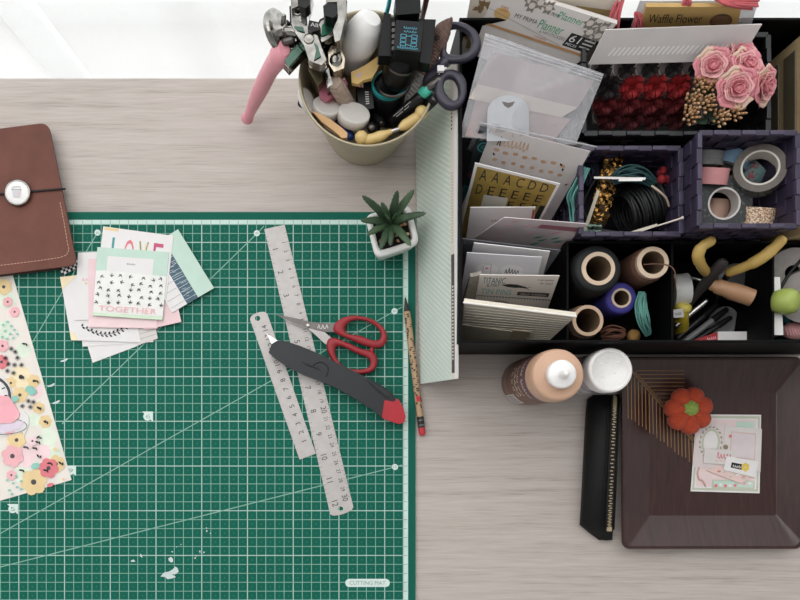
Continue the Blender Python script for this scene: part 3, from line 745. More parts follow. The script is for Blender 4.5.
mb = MB(); brk = [M('bark_tan', (176, 138, 104), .8), M('bark_pale', (196, 168, 130), .8), M('bark_dark', (60, 40, 30), .9), M('soil_black', (22, 18, 16), .95)]
mb.prism([p for p in prr(inner, 6, 4.4, .95)], [p for p in prr(inner, 6, 4.75, .97)], brk[3])
mb2 = MB()
for k in range(120):
    x, y = random.uniform(368, 416), random.uniform(207, 253)
    P = W(x, y, 4.85 + random.uniform(0, .25)); inside = True; Q = quadround(inner, 6, 2)
    for i in range(len(Q)):
        a = Vector(Q[i]); b = Vector(Q[(i + 1) % len(Q)])
        if (b - a).x * (y - a.y) - (b - a).y * (x - a.x) < 3 * (b - a).length: inside = False; break
    if inside:
        a = random.uniform(0, 6.28); mb.ball(P, random.uniform(.0018, .0034), random.choice(brk), seg=6, ring=4, sc=(1, .6, .6), axis=(math.cos(a), math.sin(a), .4))
build(mb, 'bark_chips', ps, kind='stuff')
lf = [M('succulent_green', (52, 74, 52), .5, var=.16, scale=90), M('succulent_green_light', (66, 90, 62), .5, var=.16, scale=90)]
leaves = [((362, 195.6), 9.0, 1), ((381, 202.5), 9.2, .8), ((397.5, 190.4), 9.2, 1), ((414.2, 189.6), 8.6, 1), ((426.2, 213.2), 8.2, 1), ((416, 215), 7.6, .9), ((360.6, 220.8), 8.2, 1), ((367, 235), 7.6, .9), ((380, 250), 7.6, .9), ((411, 246), 7.6, 1.05), ((390.5, 246), 7.0, .8), ((372, 205), 7.2, .9), ((396, 214), 9.6, .5), ((386, 215), 9.8, .5)]
for k, ((x, y), h, wd) in enumerate(leaves):
    a = W(390.4, 223.5, 5.0); e = W(x, y, h); d = e - a
    P = [a, a + d * .22 + Vector((0, 0, .004)), a + d * .5 + Vector((0, 0, .006)), a + d * .8 + Vector((0, 0, .003)), e]
    P = bez(P, 4); m_ = len(P)
    rs = [.0052 * wd * (.75 + .9 * t) * (1 - t) ** .75 + .0003 for t in [i / (m_ - 1) for i in range(m_)]]
    mb = MB(); mb.tube(P, rs, lf[k % 2], seg=8, flat=.42, up=(0, 0, 1), round_ends=False)
    for i in range(2, m_ - 2, 2):
        t = (P[i + 1] - P[i - 1]).normalized(); s_ = t.cross(Vector((0, 0, 1))).normalized()
        for sg in (-1, 1): mb.tube([P[i] + s_ * sg * rs[i] * .8, P[i] + s_ * sg * (rs[i] + .0006) + t * .0012], [.0006, .0001], lf[1], seg=5, round_ends=False)
    build(mb, 'leaf', ps)
# ================================================================ striped paper leaning on the organizer
sp = M('sage_striped_paper', (203, 215, 205), .75, var=.05, scale=12); spl = M('pale_stripe', (218, 226, 218), .75)
Fp = Face(W(414.6, 96, .36), W(456.8, 60, 12.4), W(457.6, 378.6, 12.4), W(420, 384, .36))
mb = MB(); Fp.slab(mb, .0009, sp, white)
def clipline(c0, slope, t, m):
    # stripe u from 0 to .86, v = c0 + slope * u
    o = .00014; P = []
    for u in (0, .86): P += [(u, c0 + slope * u - t), (u, c0 + slope * u + t)]
    a, b, c, d = P
    def cl(v): return min(1, max(0, v))
    if c[1] > 1 and a[1] > 1 or d[1] < 0: return
    u1 = .86 if c0 + slope * .86 < 1 else (1 - c0) / slope; u0 = 0 if c0 > 0 else -c0 / slope
    q = [Fp.p(u0, cl(c0 + slope * u0 + t), o), Fp.p(u1, cl(c0 + slope * u1 + t), o), Fp.p(u1, cl(c0 + slope * u1 - t), o), Fp.p(u0, cl(c0 + slope * u0 - t), o)]
    mb.poly(q, m)
for k in range(-9, 58): clipline(k * .0185, .17, .0034, spl)
Fp.k = 4
Fp.rect(mb, .86, 0, 1, 1, cream); Fp.rect(mb, .93, 0, 1, 1, white)
dk_ = M('strip_brown', (84, 72, 68), .7); Fp.rect(mb, .865, .60, .935, .98, dk_)
for k in range(24): Fp.rect(mb, .88, .34 + .0095 * k, .91, .343 + .0095 * k, M('strip_text', (176, 152, 128), .7))
for k in range(22): Fp.rect(mb, .885, .70 + .011 * k, .92, .706 + .011 * k, cream)
for k in range(6): Fp.rect(mb, .885, .14 + .012 * k, .91, .145 + .012 * k, ink)
solo(mb, 'patterned_paper', 'pale green diagonally striped paper leaning against the organizer', 'patterned paper')
# ================================================================ bottles
tanp = M('tan_paint', (198, 160, 134), .42, var=.02); tanl = M('tan_bottle_label', (110, 78, 64), .5); brnb = M('brown_bottle', (112, 82, 68), .35); lav = M('lavender_print', (120, 96, 140), .6)
b0 = W(523, 382.5, 0)
bt = thing('paint_bottle', 'tan craft paint bottle with a white nozzle cap', 'bottle', b0)
R = .0248
mb = MB(); mb.lathe([(R * .9, 0), (R * .98, .002), (R, .006), (R, .118), (R * .99, .134), (R * .97, .1400), (R * .93, .1432), (R * .86, .1446), (R * .5, .1460), (R * .48, .147)], b0, brnb, mats=[brnb] * 3 + [tanp] * 6, seg=56); build(mb, 'bottle_body', bt)
mb = MB()
def wrap(mb, c, R, a0, a1, z0, z1, m, n=24):
    ra = [[Vector((c.x + R * math.cos(a0 + (a1 - a0) * k / n), c.y + R * math.sin(a0 + (a1 - a0) * k / n), z)) for k in range(n + 1)] for z in (z0, z1)]
    mb.loft(ra, m, cap=False, closed=False)
def wraptext(mb, body, c, R, a0, a1, z0, z1, m):
    vs, fs, asp = glyphs(body); mb.add([Vector((c.x + R * math.cos(a0 + (a1 - a0) * x), c.y + R * math.sin(a0 + (a1 - a0) * x), z0 + (z1 - z0) * y)) for x, y in vs], fs, m)
RR = math.radians
wrap(mb, b0, R + .0002, RR(20), RR(380), .03, .112, tanl, 60)
wrap(mb, b0, R + .0003, RR(120), RR(250), .1085, .112, lav); wrap(mb, b0, R + .0003, RR(120), RR(250), .096, .0975, lav)
wraptext(mb, 'Multi Surface', b0, R + .0004, RR(140), RR(235), .099, .107, M('label_pale', (214, 196, 180), .6))
for k, t in enumerate(('ACRYLIC PAINT', 'SATIN', '2 fl oz 59 ml')): wraptext(mb, t, b0, R + .0004, RR(150), RR(225), .082 - k * .012, .089 - k * .012, M('label_pale', (214, 196, 180)))
wrap(mb, b0, R + .0004, RR(215), RR(250), .008, .046, M('barcode_white', (206, 200, 196), .6))
for k in range(9): wrap(mb, b0, R + .0005, RR(219 + k * 3), RR(219 + k * 3 + (.8 if k % 2 else 1.6)), .014, .040, M('barcode_grey', (90, 86, 84), .6), 2)
build(mb, 'label', bt)
mb = MB(); cc = b0
mb.lathe([(.0118, .1455), (.0128, .1465), (.0130, .1555), (.0125, .1570), (.0104, .1580), (.0056, .1588), (.0046, .1594), (.0032, .1680), (.0024, .1716), (.0012, .1722)], cc, whitep, seg=40); build(mb, 'nozzle_cap', bt, label='white screw cap with pointed nozzle')
b1 = W(574.5, 377.0, 0); R1 = .0192
bw = thing('paint_bottle', 'shorter clear bottle with a broad white flip cap beside the organizer', 'bottle', b1)
gl = M('grey_bottle', (150, 150, 156), .25, var=.05)
mb = MB(); mb.lathe([(R1 * .92, 0), (R1, .003), (R1, .080), (R1 * .95, .09), (R1 * .8, .096), (R1 * .8, .1)], b1, gl, seg=48)
wrap(mb, b1, R1 + .0003, RR(0), RR(360), .02, .066, M('grey_label', (176, 172, 176), .5), 48); wraptext(mb, 'PEARL MEDIUM', b1, R1 + .0005, RR(160), RR(260), .04, .05, M('slate_ink', (70, 80, 110), .6)); build(mb, 'bottle_body', bw)
mb = MB(); R2 = .0214
mb.lathe([(R2 * .98, .094), (R2, .096), (R2, .115), (R2 * .97, .1168), (R2 * .92, .1174), (R2 * .84, .1174), (R2 * .79, .1162), (R2 * .77, .1154), (R2 * .02, .1154)], b1, whitep, seg=56)
for k in range(16):
    a = random.uniform(0, 6.28); r = random.uniform(.2, .68) * R2
    mb.ball(b1 + Vector((r * math.cos(a), r * math.sin(a), .1154)), random.uniform(.0006, .0016), whitep, seg=8, ring=4, sc=(1, random.uniform(.5, 1), .35))
build(mb, 'cap', bw)
# ================================================================ black zip pouch
zbr = M('antique_brass', (178, 160, 128), .4, .35)
pl = M('black_leather', (9, 9, 9), .55, var=.25, scale=260, bump=.35, spec=.25)
zt = M('zip_tape', (14, 13, 13), .8)
zp = thing('zip_pouch', 'slim black leather zip pouch standing left of the wooden tray', 'pouch', T(600, 470))
mb = MB()
rings = []
for y, xl, xm, xr, hm in ((394.5, 593.5, 612.4, 619.8, 1.2), (399, 587, 612.2, 619.7, 1.9), (412, 585.5, 612, 619.3, 2.6), (440, 584, 611, 618.6, 3.1), (480, 582, 609.6, 617.0, 3.1), (510, 580.5, 608.4, 615.6, 2.8), (525, 579.5, 607.2, 614.0, 2.2), (532, 588, 606.8, 613, 1.6), (540, 599, 606.4, 612.4, .9)):
    rings.append([W(xl, y, .05), W(xl + .1, y, .5), W(xl + 3, y, hm * .62), W((xl + xm) / 2, y, hm * .92), W(xm - 4, y, hm), W(xm, y + (.5 if y > 530 else 0), hm), W(xr - 2.6, y, hm), W(xr - .6, y, hm * .7), W(xr, y, hm * .3), W(xr, y, .05)])
mb.loft(rings, pl); build(mb, 'pouch_body', zp, sub=0)
mb = MB(); prof = [(614.9, 396.5, 1.5), (614.6, 402, 2.25), (614.2, 412, 2.72), (612.9, 440, 3.2), (611.2, 480, 3.2), (609.8, 510, 2.9), (608.8, 529, 2.12)]
zpath = bez([W(*p) for p in prof], 10)
mb.tube(zpath, .0042, zt, seg=8, flat=.14, up=(0, 0, 1), round_ends=False); build(mb, 'zip_tape', zp)
mb = MB(); dist = 0
n = 68
for k in range(n):
    f = k / (n - 1) * (len(zpath) - 1); i = min(int(f), len(zpath) - 2); p = zpath[i].lerp(zpath[i + 1], f - i); t = (zpath[i + 1] - zpath[i]).normalized(); s_ = Vector((-t.y, t.x, 0)).normalized(); s2 = s_ if k % 2 else -s_
    mb.box(p + Vector((0, 0, .0008)) + s2 * .0005, t * .00055, s_ * .0016, t.cross(s_) * .0005, zbr)
mb.box(zpath[-1] + Vector((0, 0, .0010)), Vector((.0026, 0, 0)), Vector((0, .0022, 0)), Vector((0, 0, .0012)), zbr)
build(mb, 'zip_teeth', zp)
mb = MB()
for off in (-6.4, 5.0): mb.tube(bez([W(x + off, y, h - .1) for x, y, h in prof], 6), .0009, pl, seg=6)
build(mb, 'zip_piping', zp)
# ================================================================ wooden tray
tw = M('dark_brown_wood', (56, 33, 30), .32, var=.28, scale=22, stretch=(14, 1.4, 1), spec=.55)
tp = thing('wooden_tray', 'square dark brown wooden tray with sloped rims and gold inlay lines', 'tray', T(713, 457))
TO = (621.5, 357, 803, 549); hO = 2.1; TI = (649, 392, 776, 515.5); hI = .55
def trr(q, r, h): x0, y0, x1, y1 = q; return [W(x, y, h) for x, y in rrect(x0, y0, x1, y1, r, 5)][::-1]
def shrink(q, d): return (q[0] + d, q[1] + d, q[2] - d, q[3] - d)
mb = MB()
rings = [trr(shrink(TO, 24), 5, .06), trr(shrink(TO, 6), 8, .9), trr(shrink(TO, 0), 8, 1.7), trr(TO, 8, 1.95), trr(shrink(TO, .8), 8, hO), trr(shrink(TO, 3), 7, hO), trr(shrink(TI, -.9), 2, hI + .05), trr(TI, 2, hI)]
mb.loft(rings, tw, smooth=False); build(mb, 'tray_body', tp)
def trayh(x, y):
    """height of the tray's upper surface seen at pixel x, y"""
    x0, y0, x1, y1 = TI; X0, Y0, X1, Y1 = shrink(TO, 3)
    f = max((x0 - x) / (x0 - X0), (y0 - y) / (y0 - Y0), (x - x1) / (X1 - x1), (y - y1) / (Y1 - y1), 0)
    return hI + (hO - hI) * min(f, 1)
mb = MB(); inl = M('gold_inlay', (150, 116, 82), .42, .7, var=.1)
def inlay(x0, y0, x1, y1, r=.55):
    L = max(2, int(math.hypot(x1 - x0, y1 - y0) / 5)); P = []
    for k in range(L + 1):
        x = x0 + (x1 - x0) * k / L; y = y0 + (y1 - y0) * k / L; P.append(W(x, y, trayh(x, y) + .02))
    mb.tube(P, r * PX, inl, seg=6, flat=.5, up=(0, 0, 1), round_ends=False)
inlay(629, 368, 693, 441, .9); inlay(631, 367, 695, 440, .6)
for k in range(19):
    x = 627.5 + k * 3.6; ytop = 369 + (x - 629) * 1.14; inlay(x, max(ytop, 371) + 1, x + .6, min(417 + k * 2.6, 470) + random.uniform(-1, 2))
for k in range(9):
    y = 370.5 + k * 3.9; x = 632 + (y - 368) / 1.14; inlay(x + 1.5, y, 684.5, y + random.uniform(-.2, .2))
build(mb, 'inlay_lines', tp)
# felt pumpkin
fo = M('orange_felt', (166, 62, 34), .95, var=.14, scale=300, bump=.3, sheen=.1); fg = M('green_felt', (128, 152, 72), .95, var=.25, scale=400, bump=.5)
pk = thing('felt_pumpkin', 'orange felt pumpkin with a green knob on the wooden tray', 'pumpkin', W(687, 410, .6))
c = T(0, 0); base = W(685.5, 410.5, 1.3); mb = MB(); rings = []; Rr = .0262
for i in range(13):
    t = math.pi * (i + (.03 if i == 0 else -.03 if i == 12 else 0)) / 12; rg = []
    for k in range(84):
        a = 2 * math.pi * k / 84; lob = abs(math.sin(a * 3.5 + .5)); rad = math.sin(t) ** .8 * (.80 + .2 * lob ** .5)
        z = -math.cos(t) * (.5 + .14 * lob ** .5); z -= .30 * max(0, 1 - math.sin(t)) * (1 if z > 0 else -.3)
        rg.append(base + Vector((Rr * rad * math.cos(a), Rr * rad * math.sin(a), Rr * z + .010)))
    rings.append(rg)
zmin = min(p.z for r_ in rings for p in r_); dz = .0058 - zmin
rings = [[p + Vector((0, 0, dz)) for p in r_] for r_ in rings]
mb.loft(rings, fo); build(mb, 'body', pk)
zt_ = max(p.z for r_ in rings for p in r_); mb = MB(); cc = W(690.2, 408.2, zt_ * 100 - .5)
mb.lathe([(.0084, -.006), (.0092, 0), (.0086, .003), (.006, .006), (.0028, .0085), (.0006, .009)], cc, fg, seg=24); build(mb, 'stem', pk)
# ephemera pack on the tray
def eph(name, label, cat, q, h, m, deco=None, t=.0004): return card(name, label, cat, flatface(*q, h), m, t, deco, 'paper pieces on the wooden tray')
sagef = M('sage_frame', (190, 194, 176), .7)
def back(mb, F):
    F.rect(mb, .02, .02, .98, .98, sagef); F.rect(mb, .05, .05, .95, .95, white); F.rect(mb, .07, .065, .93, .935, M('blush_paper', (226, 206, 204), .7)); F.rect(mb, .62, .09, .9, .3, mint)
    F.rect(mb, .3, .84, .92, .955, sagef); F.rect(mb, .33, .855, .9, .93, mint)
    for k in range(8): F.disc(mb, .36 + .07 * k, random.uniform(.87, .92), 1.6 * PX, random.choice([coral, rose, white]))
eph('backing_card', 'large framed backing card under the paper tags on the tray', 'card', ((696.5, 414.3), (761.2, 414.8), (759.6, 493.3), (690.6, 491.3)), .62, white, back)
eph('paper_tag', 'square pink paper with an oval wreath beside the pumpkin', 'paper tag', ((697, 424), (727, 423), (724, 470), (693.5, 467)), .69, M('blush_card', (216, 204, 202), .7), lambda mb, F: [F.disc(mb, .5, .42, 9 * PX, sagef, rv=13 * PX, seg=24), F.disc(mb, .5, .42, 7 * PX, white, rv=11 * PX, seg=24)] + [F.leaf(mb, .5 + .36 * math.cos(a), .42 + .34 * math.sin(a), 3.4 * PX, 1.8 * PX, a + 1.2, M('sage_leaf', (140, 150, 124), .7)) for a in [k * .35 for k in range(18)]])
eph('paper_tag', 'pale marbled sheet with a rose note on the right of the tray papers', 'paper tag', ((725, 426), (762, 429), (760.5, 472), (722, 466)), .75, offw, lambda mb, F: [F.rect(mb, .18, .12, .84, .75, M('dusty_frame', (206, 172, 166), .7)), F.rect(mb, .2, .14, .82, .73, M('grey_pink_paper', (214, 202, 204), .7)), F.disc(mb, .16, .24, 1.6 * PX, coral), F.disc(mb, .06, .52, 2.4 * PX, M('taupe_print', (140, 124, 104), .7))])
eph('paper_tag', 'torn floral scrap poking out below the other tray papers', 'paper tag', ((719, 466), (753, 474), (742, 484), (706, 470)), .80, M('rose_scrap', (224, 196, 190), .7), lambda mb, F: [F.disc(mb, random.uniform(.1, .9), random.uniform(.2, .8), 1.5 * PX, random.choice([coral, rose, sagef, white])) for k in range(14)])
eph('paper_tag', 'white tag with coral script lettering in the middle of the tray', 'paper tag', ((704.5, 448), (737, 451), (735, 465), (703.5, 463)), .86, offw, lambda mb, F: [F.text(mb, 'hello', .38, .1, .85, .62, coral), F.text(mb, 'my friend', .35, .7, .8, .85, rose)])
eph('paper_tag', 'small white tag stamped with a black word and yellow flower', 'paper tag', ((726.5, 456), (758.5, 461.5), (755, 477.5), (723.5, 470)), .92, white, lambda mb, F: [F.rect(mb, .2, .36, .58, .72, ink), F.text(mb, 'SLEEP', .24, .43, .53, .64, white), F.flower(mb, .64, .5, 4 * PX, M('yellow_bloom', (222, 196, 90), .7), mustard)])
mb = MB(); cord = M('pink_cord', (206, 164, 160), .8); mb.tube(bez([W(x, y, .74) for x, y in ((699, 468), (697.5, 473), (699, 479), (703, 481), (705.5, 486))], 6), .0008, cord, seg=6)
solo(mb, 'cord', 'thin pink cord curling over the lower left of the tray papers', 'cord')
# ================================================================ black organizer box
obk = M('black_board', (6, 6, 7), .6, var=.12, scale=30, spec=.12)
HB = 13.0; X0, X1, Y0, Y1 = 442.6, 800, 79, 354.6
ob = thing('organizer_box', 'large black divided organizer box full of craft supplies', 'organizer', T(620, 216))
mb = MB(); w = 2.4
def tb(mb, x0, y0, x1, y1, h0, h1, m): mb.abox(T(x0, y0, h0), T(x1, y1, h1), m)
tb(mb, X0, Y0, X1, Y1, .02, .4, obk)
build(mb, 'base', ob, bevel=.0006)
mb = MB()
tb(mb, X0, Y0, X0 + w, Y1, .4, HB, obk); build(mb, 'side_wall', ob, bevel=.0006)
mb = MB(); tb(mb, X1 - w, Y0, X1, Y1, .4, HB, obk); build(mb, 'side_wall', ob, bevel=.0006)
mb = MB(); tb(mb, X0 + w, Y0, X1 - w, Y0 + w, .4, HB, obk); build(mb, 'back_wall', ob, bevel=.0006)
mb = MB(); tb(mb, X0 + w, Y1 - w, X1 - w, Y1, .4, HB, obk); build(mb, 'front_wall', ob, bevel=.0006)
for a in ((541, 262, 543, Y1 - w), (633.5, 264, 635.5, Y1 - w), (722.5, 264, 724.5, Y1 - w), (543, 262, 722.5, 264), (724.5, 262, X1 - w, 264)):
    mb = MB(); tb(mb, *a, .4, 10, obk); build(mb, 'divider', ob, bevel=.0005)
# ---------------------------------------------------------------- cards standing in the left compartment
def lean(tl, tr, br, bl, ht, hb, hbot=1.0):
    """pixels of the visible face, top edge at ht cm and lower edge at hb cm, carried on down to hbot"""
    f0 = Face(W(*tl, ht), W(*tr, ht), W(*br, hb), W(*bl, hb)); a, b, c, d = f0.tl, f0.tr, f0.br, f0.bl
    e = (hb - hbot) / (ht - hb)
    return Face(a, b, c + (c - b) * e, d + (d - a) * e), (ht - hb) / (ht - hbot)
def standing(name, label, cat, face, m, deco=None, t=.0008, group='packets standing in the left compartment', sidem=None):
    F, s = face; mb = MB(); F.slab(mb, t, m, sidem)
    if deco: deco(mb, F, s)
    return solo(mb, name, label, cat, group)
kraft = M('kraft_card', (186, 142, 96), .75, var=.08); flor = M('grey_floral_print', (128, 120, 112), .7); sil = M('pale_grey_paper', (196, 192, 190), .6)
olive = M('olive_gold_print', (150, 132, 84), .6); emer = M('emerald_ink', (42, 150, 104), .6); bred = M('brick_print', (176, 84, 88), .7)
def behind(mb, F, s):
    for k in range(14):
        u, v = random.uniform(.02, .3), random.uniform(.05, .9)
        for j in range(4): F.leaf(mb, u + .01 * j, v, 9 * PX, 4 * PX, j * .8 + k, M('antique_gold_print', (136, 108, 76), .7))
    F.rect(mb, .03, .62, .2, .9, olive); F.rect(mb, .72, .16, .98, .3, M('gold_bar', (170, 148, 100), .6)); F.text(mb, 'PAPER', .76, .2, .93, .26, kraft); F.disc(mb, .12, .52, 2.6 * PX, coral)
standing('sticker_box', 'white and gold leaf printed box at the very back of the organizer', 'box', lean((474, -22), (622, -2), (596, 62), (462, 45), 15.6, 9.0, 8.0), cream, behind, .006)
def stick61(mb, F, s):
    F.disc(mb, .13, .3 * s + .18, 7.4 * PX, M('gold_seal', (206, 170, 112), .6), rv=5.6 * PX, seg=24)
    F.text(mb, 'GENUINE', .095, .42 * s, .165, .48 * s, bred); F.text(mb, 'product', .095, .52 * s, .165, .58 * s, bred)
    F.text(mb, 'MY PRIMA', .24, .52 * s, .44, .64 * s, ink); F.text(mb, 'Planner', .46, .46 * s, .68, .72 * s, emer)
    F.text(mb, 'MY PRIMA', .46, .2 * s, .58, .3 * s, ink); F.text(mb, 'Planner', .56, .12 * s, .78, .32 * s, emer)
    F.text(mb, '6 MM STICKERS', .50, .74 * s, .74, .83 * s, gray); F.text(mb, 'STICKERS', .48, .93 * s, .6, .98 * s, bred)
    F.rect(mb, .75, .56 * s, .999, .95 * s, ink); F.text(mb, '61', .77, .60 * s, .86, .80 * s, white); F.text(mb, 'PIECES', .77, .84 * s, .87, .91 * s, white)
    for k in range(3): F.rect(mb, .89, (.62 + .1 * k) * s, .985, (.66 + .1 * k) * s, sil)
    for cx, cy in ((.3, .1), (.38, .06), (.46, .12), (.33, .2), (.82, .18), (.88, .26), (.94, .2), (.87, .4), (.95, .42)):
        for j in range(6): F.leaf(mb, cx + .02 * math.cos(j), cy * s + .05 * math.sin(j), 7 * PX, 4 * PX, j * 1.05, flor); 
        F.disc(mb, cx, cy * s, 2.6 * PX, M('pale_bloom_print', (206, 198, 190), .7))
    F.rect(mb, 0, 1.0 * s, 1, 1.07 * s, kraft); F.rect(mb, 0, 1.07 * s, 1, 1, M('bag_shadow_grey', (60, 58, 60), .7)) if False else None
    F.line(mb, 0, .6 * s, .75, .98 * s, .0003, gray); F.line(mb, .3, .02 * s, 1, .46 * s, .0004, white)
standing('sticker_box', 'white floral sticker box marked 61 pieces with a kraft edge at the back', 'box', lean((496, -14), (617, 24), (586, 55), (484, 21), 15.2, 12.4, 9.5), M('sticker_box_white', (212, 206, 202), .6, var=.03), stick61, .007)
_ = MB(); _.prism([W(484, 24, 11.8), W(586.5, 58, 11.8), W(586, 55, 12.35), W(484, 21, 12.35)], [W(484.4, 22.4, 12.0), W(586.8, 56.4, 12.0), W(586.4, 53.6, 12.5), W(484.4, 19.8, 12.5)], kraft)
# clear plastic material
def clear(name, rgb, alpha, rough=.18):
    m = M(name, rgb, rough, alpha=alpha, var=.1, scale=70, spec=.6); return m
pvc = clear('clear_plastic', (206, 206, 210), .34, .14); pvc2 = clear('cloudy_plastic', (198, 198, 202), .55, .3); pvg = clear('grey_sleeve', (120, 122, 126), .6, .25)
# zip bag with blurred paper bundles
fb = lean((485.5, 33), (604, 74), (581, 131), (464, 117), 15.2, 12.8, 12.2)
F, s = fb; mb = MB(); nn = 14
def bagpt(i, j, front):
    u, v = i / nn, j / nn; e = math.sin(math.pi * u) ** .6 * math.sin(math.pi * min(1, v * 1.02)) ** .6
    return F.p(u, v, (.006 if front else -.002) * e + .0012 * math.sin(9 * u + 5 * v))
for fr in (True, False):
    rows = [[bagpt(i, j, fr) for i in range(nn + 1)] for j in range(nn + 1)]
    for a_, b_ in zip(rows, rows[1:]): mb.loft([a_, b_] if not fr else [b_, a_], pvc, cap=False, closed=False)
zb = solo(mb, 'zip_bag', 'clear plastic zip bag of folded papers behind the gold letter sheet', 'plastic bag', 'packets standing in the left compartment')
mb = MB()
for v in (.03, .06, .10): mb.tube([F.p(.01, v, .0012), F.p(.5, v, .003), F.p(.99, v, .0012)], .0006, pvc2, seg=6)
build(mb, 'zip_seal', zb)
def paperin(label, u0, v0, u1, v1, u2, v2, u3, v3, m, off, deco=None):
    FF = Face(F.p(u0, v0, off), F.p(u1, v1, off), F.p(u2, v2, off), F.p(u3, v3, off)); mb = MB(); FF.slab(mb, .0006, m)
    if deco: deco(mb, FF)
    solo(mb, 'folded_paper', label, 'paper', 'papers inside the clear zip bag')
def blurs(mb, FF):
    for k in range(10): FF.disc(mb, random.uniform(.1, .9), random.uniform(.15, .85), random.uniform(1, 2.4) * PX, M('grey_smudge_print', (150, 146, 148), .7), seg=8)
paperin('grey pink folded paper in the upper half of the zip bag', .08, .14, .95, .12, .9, .5, .03, .48, M('dusky_paper', (160, 146, 148), .7), .0004, blurs)
paperin('cream folded paper across the middle of the zip bag', .04, .47, .9, .5, .8, .66, .0, .62, M('beige_paper', (190, 180, 172), .7), .0010)
paperin('rosy grey strip of paper lowest in the zip bag', .06, .62, .88, .66, .8, .99, .05, .99, M('rosy_paper', (168, 150, 147), .7), .0002, blurs)
# arched white tag
fa = lean((488, 93), (529, 93), (529, 130), (487, 130), 14.6, 13.3, 12.9); F, s = fa
mb = MB(); pts = [(0, 1), (0, .38)] + [(.5 - .5 * math.cos(a), .38 - .34 * math.sin(a)) for a in [math.pi * k / 12 for k in range(1, 12)]] + [(1, .38), (1, 1)]
P = [F.p(u, v) for u, v in pts]; mb.prism([p - F.n * .0008 for p in P], P, M('frosted_white', (190, 192, 196), .5), None)
F.shape(mb, [(.34, .17), (.5, .2), (.66, .17), (.6, .26), (.5, .31), (.4, .26)], M('tag_hole_grey', (112, 106, 104), .7))
solo(mb, 'gift_tag', 'arched white tag with a small dark cutout behind the foil-dotted card', 'tag', 'packets standing in the left compartment')
# teal patterned card + foil dotted card in a clear sleeve
def tealc(mb, F, s):
    F.ringd(mb, .5, .2, 6 * PX, .0014, teal); F.disc(mb, .5, .2, 3.4 * PX, M('deep_teal', (52, 110, 108), .7)); F.disc(mb, .25, .5, 4 * PX, M('wine_print', (104, 48, 54), .7)); F.rect(mb, .0, .62, .6, .98, M('deep_teal', (52, 110, 108)))
standing('patterned_card', 'dark teal patterned card at the left edge behind the foil-dotted card', 'card', lean((480, 126), (500, 128), (480, 196), (462, 192), 13.4, 5, 1.5), M('ink_teal_card', (32, 42, 44), .6), tealc)
fD = lean((493, 127.5), (590, 151.5), (550, 222), (462, 206), 13.8, 4.2, 1.0)
foil = M('copper_foil', (222, 184, 150), .35, .5)
def foild(mb, F, s):
    F.text(mb, 'Together', .1, .05, .42, .13, foil); F.text(mb, 'r', .09, .05, .14, .14, ink)
    for j in range(3):
        for k in range(8):
            F.disc(mb, .12 + .1 * k + .02 * j, .17 + .085 * j + .01 * (k % 2), (2.6 - .5 * j) * PX, foil, rv=2 * PX, seg=10)
    for u, v in ((.11, .21), (.10, .38), (.08, .5), (.8, .17), (.84, .21), (.8, .5), (.95, .34)): F.leaf(mb, u, v, 4 * PX, 2 * PX, u * 9, ink)
    F.line(mb, .62, .62, .9, .62, .0005, gray); F.rect(mb, .9, .78, .99, .98, ink)
standing('foil_card', 'pale grey card with rows of copper foil dots above the gold letter sheet', 'card', fD, M('foil_card_grey', (206, 200, 198), .6, var=.02), foild)
fS = lean((481, 119), (597, 143), (586, 158), (474, 133), 14.2, 12.0, 9.5); F, s = fS
mb = MB(); n = 20
rows = [[F.p(i / n, j / 5, .0015 * math.sin(i * 1.7 + j * 2) + .003) for i in range(n + 1)] for j in range(6)]
for a_, b_ in zip(rows, rows[1:]): mb.loft([b_, a_], pvc, cap=False, closed=False)
mb.tube([F.p(0, .0, .004), F.p(1, .0, .004)], .0007, pvc2, seg=6)
for k in range(4): mb.tube([F.p(.2 * k + .1, .1, .0045), F.p(.2 * k + .16, .9, .0045)], .0004, pvc2, seg=5)
solo(mb, 'plastic_sleeve', 'crinkled clear sleeve top above the foil-dotted card', 'plastic sleeve', 'packets standing in the left compartment')
def alph(mb, F, s):
    F.rect(mb, .035, .03, .97, .985, gold); F.rect(mb, .20, .53 * s, .50, .9 * s, M('peeled_backing', (206, 204, 198), .5))
    for i, ch in enumerate('AAACDD'): F.text(mb, ch, .09 + .145 * i, .07 * s, .175 + .145 * i, .27 * s, ink)
    for i, ch in enumerate('DEEEEE'): F.text(mb, ch, .09 + .145 * i, .35 * s, .165 + .145 * i, .53 * s, ink)
    for i, ch in enumerate('EEE'): F.text(mb, ch, .52 + .145 * i, .60 * s, .59 + .145 * i, .76 * s, ink)
    for i, ch in enumerate('LEE'): F.text(mb, ch, .34 + .145 * i, .84 * s, .41 + .145 * i, .98 * s, ink)
    F.rect(mb, .90, .6 * s, .965, .98 * s, ink)
standing('letter_sticker_sheet', 'shiny gold alphabet sticker sheet with black capital letters', 'sticker sheet', lean((475, 163), (560, 184), (541, 220), (462, 216), 13.4, 6, 2.0), white, alph)
def blank(mb, F, s): F.text(mb, 'thanks', .34, .52 * s, .6, .66 * s, M('mauve_ink', (168, 132, 140), .7)); F.rect(mb, .96, .05, .995, .6, bred)
standing('blank_card', 'plain white card below the gold letter sheet', 'card', lean((470.5, 207.5), (535.5, 207.3), (533, 224), (467, 232), 11.4, 7.6, 2.0), white, blank)
iri = M('iridescent_card', (202, 188, 190), .45, var=.12, scale=50)
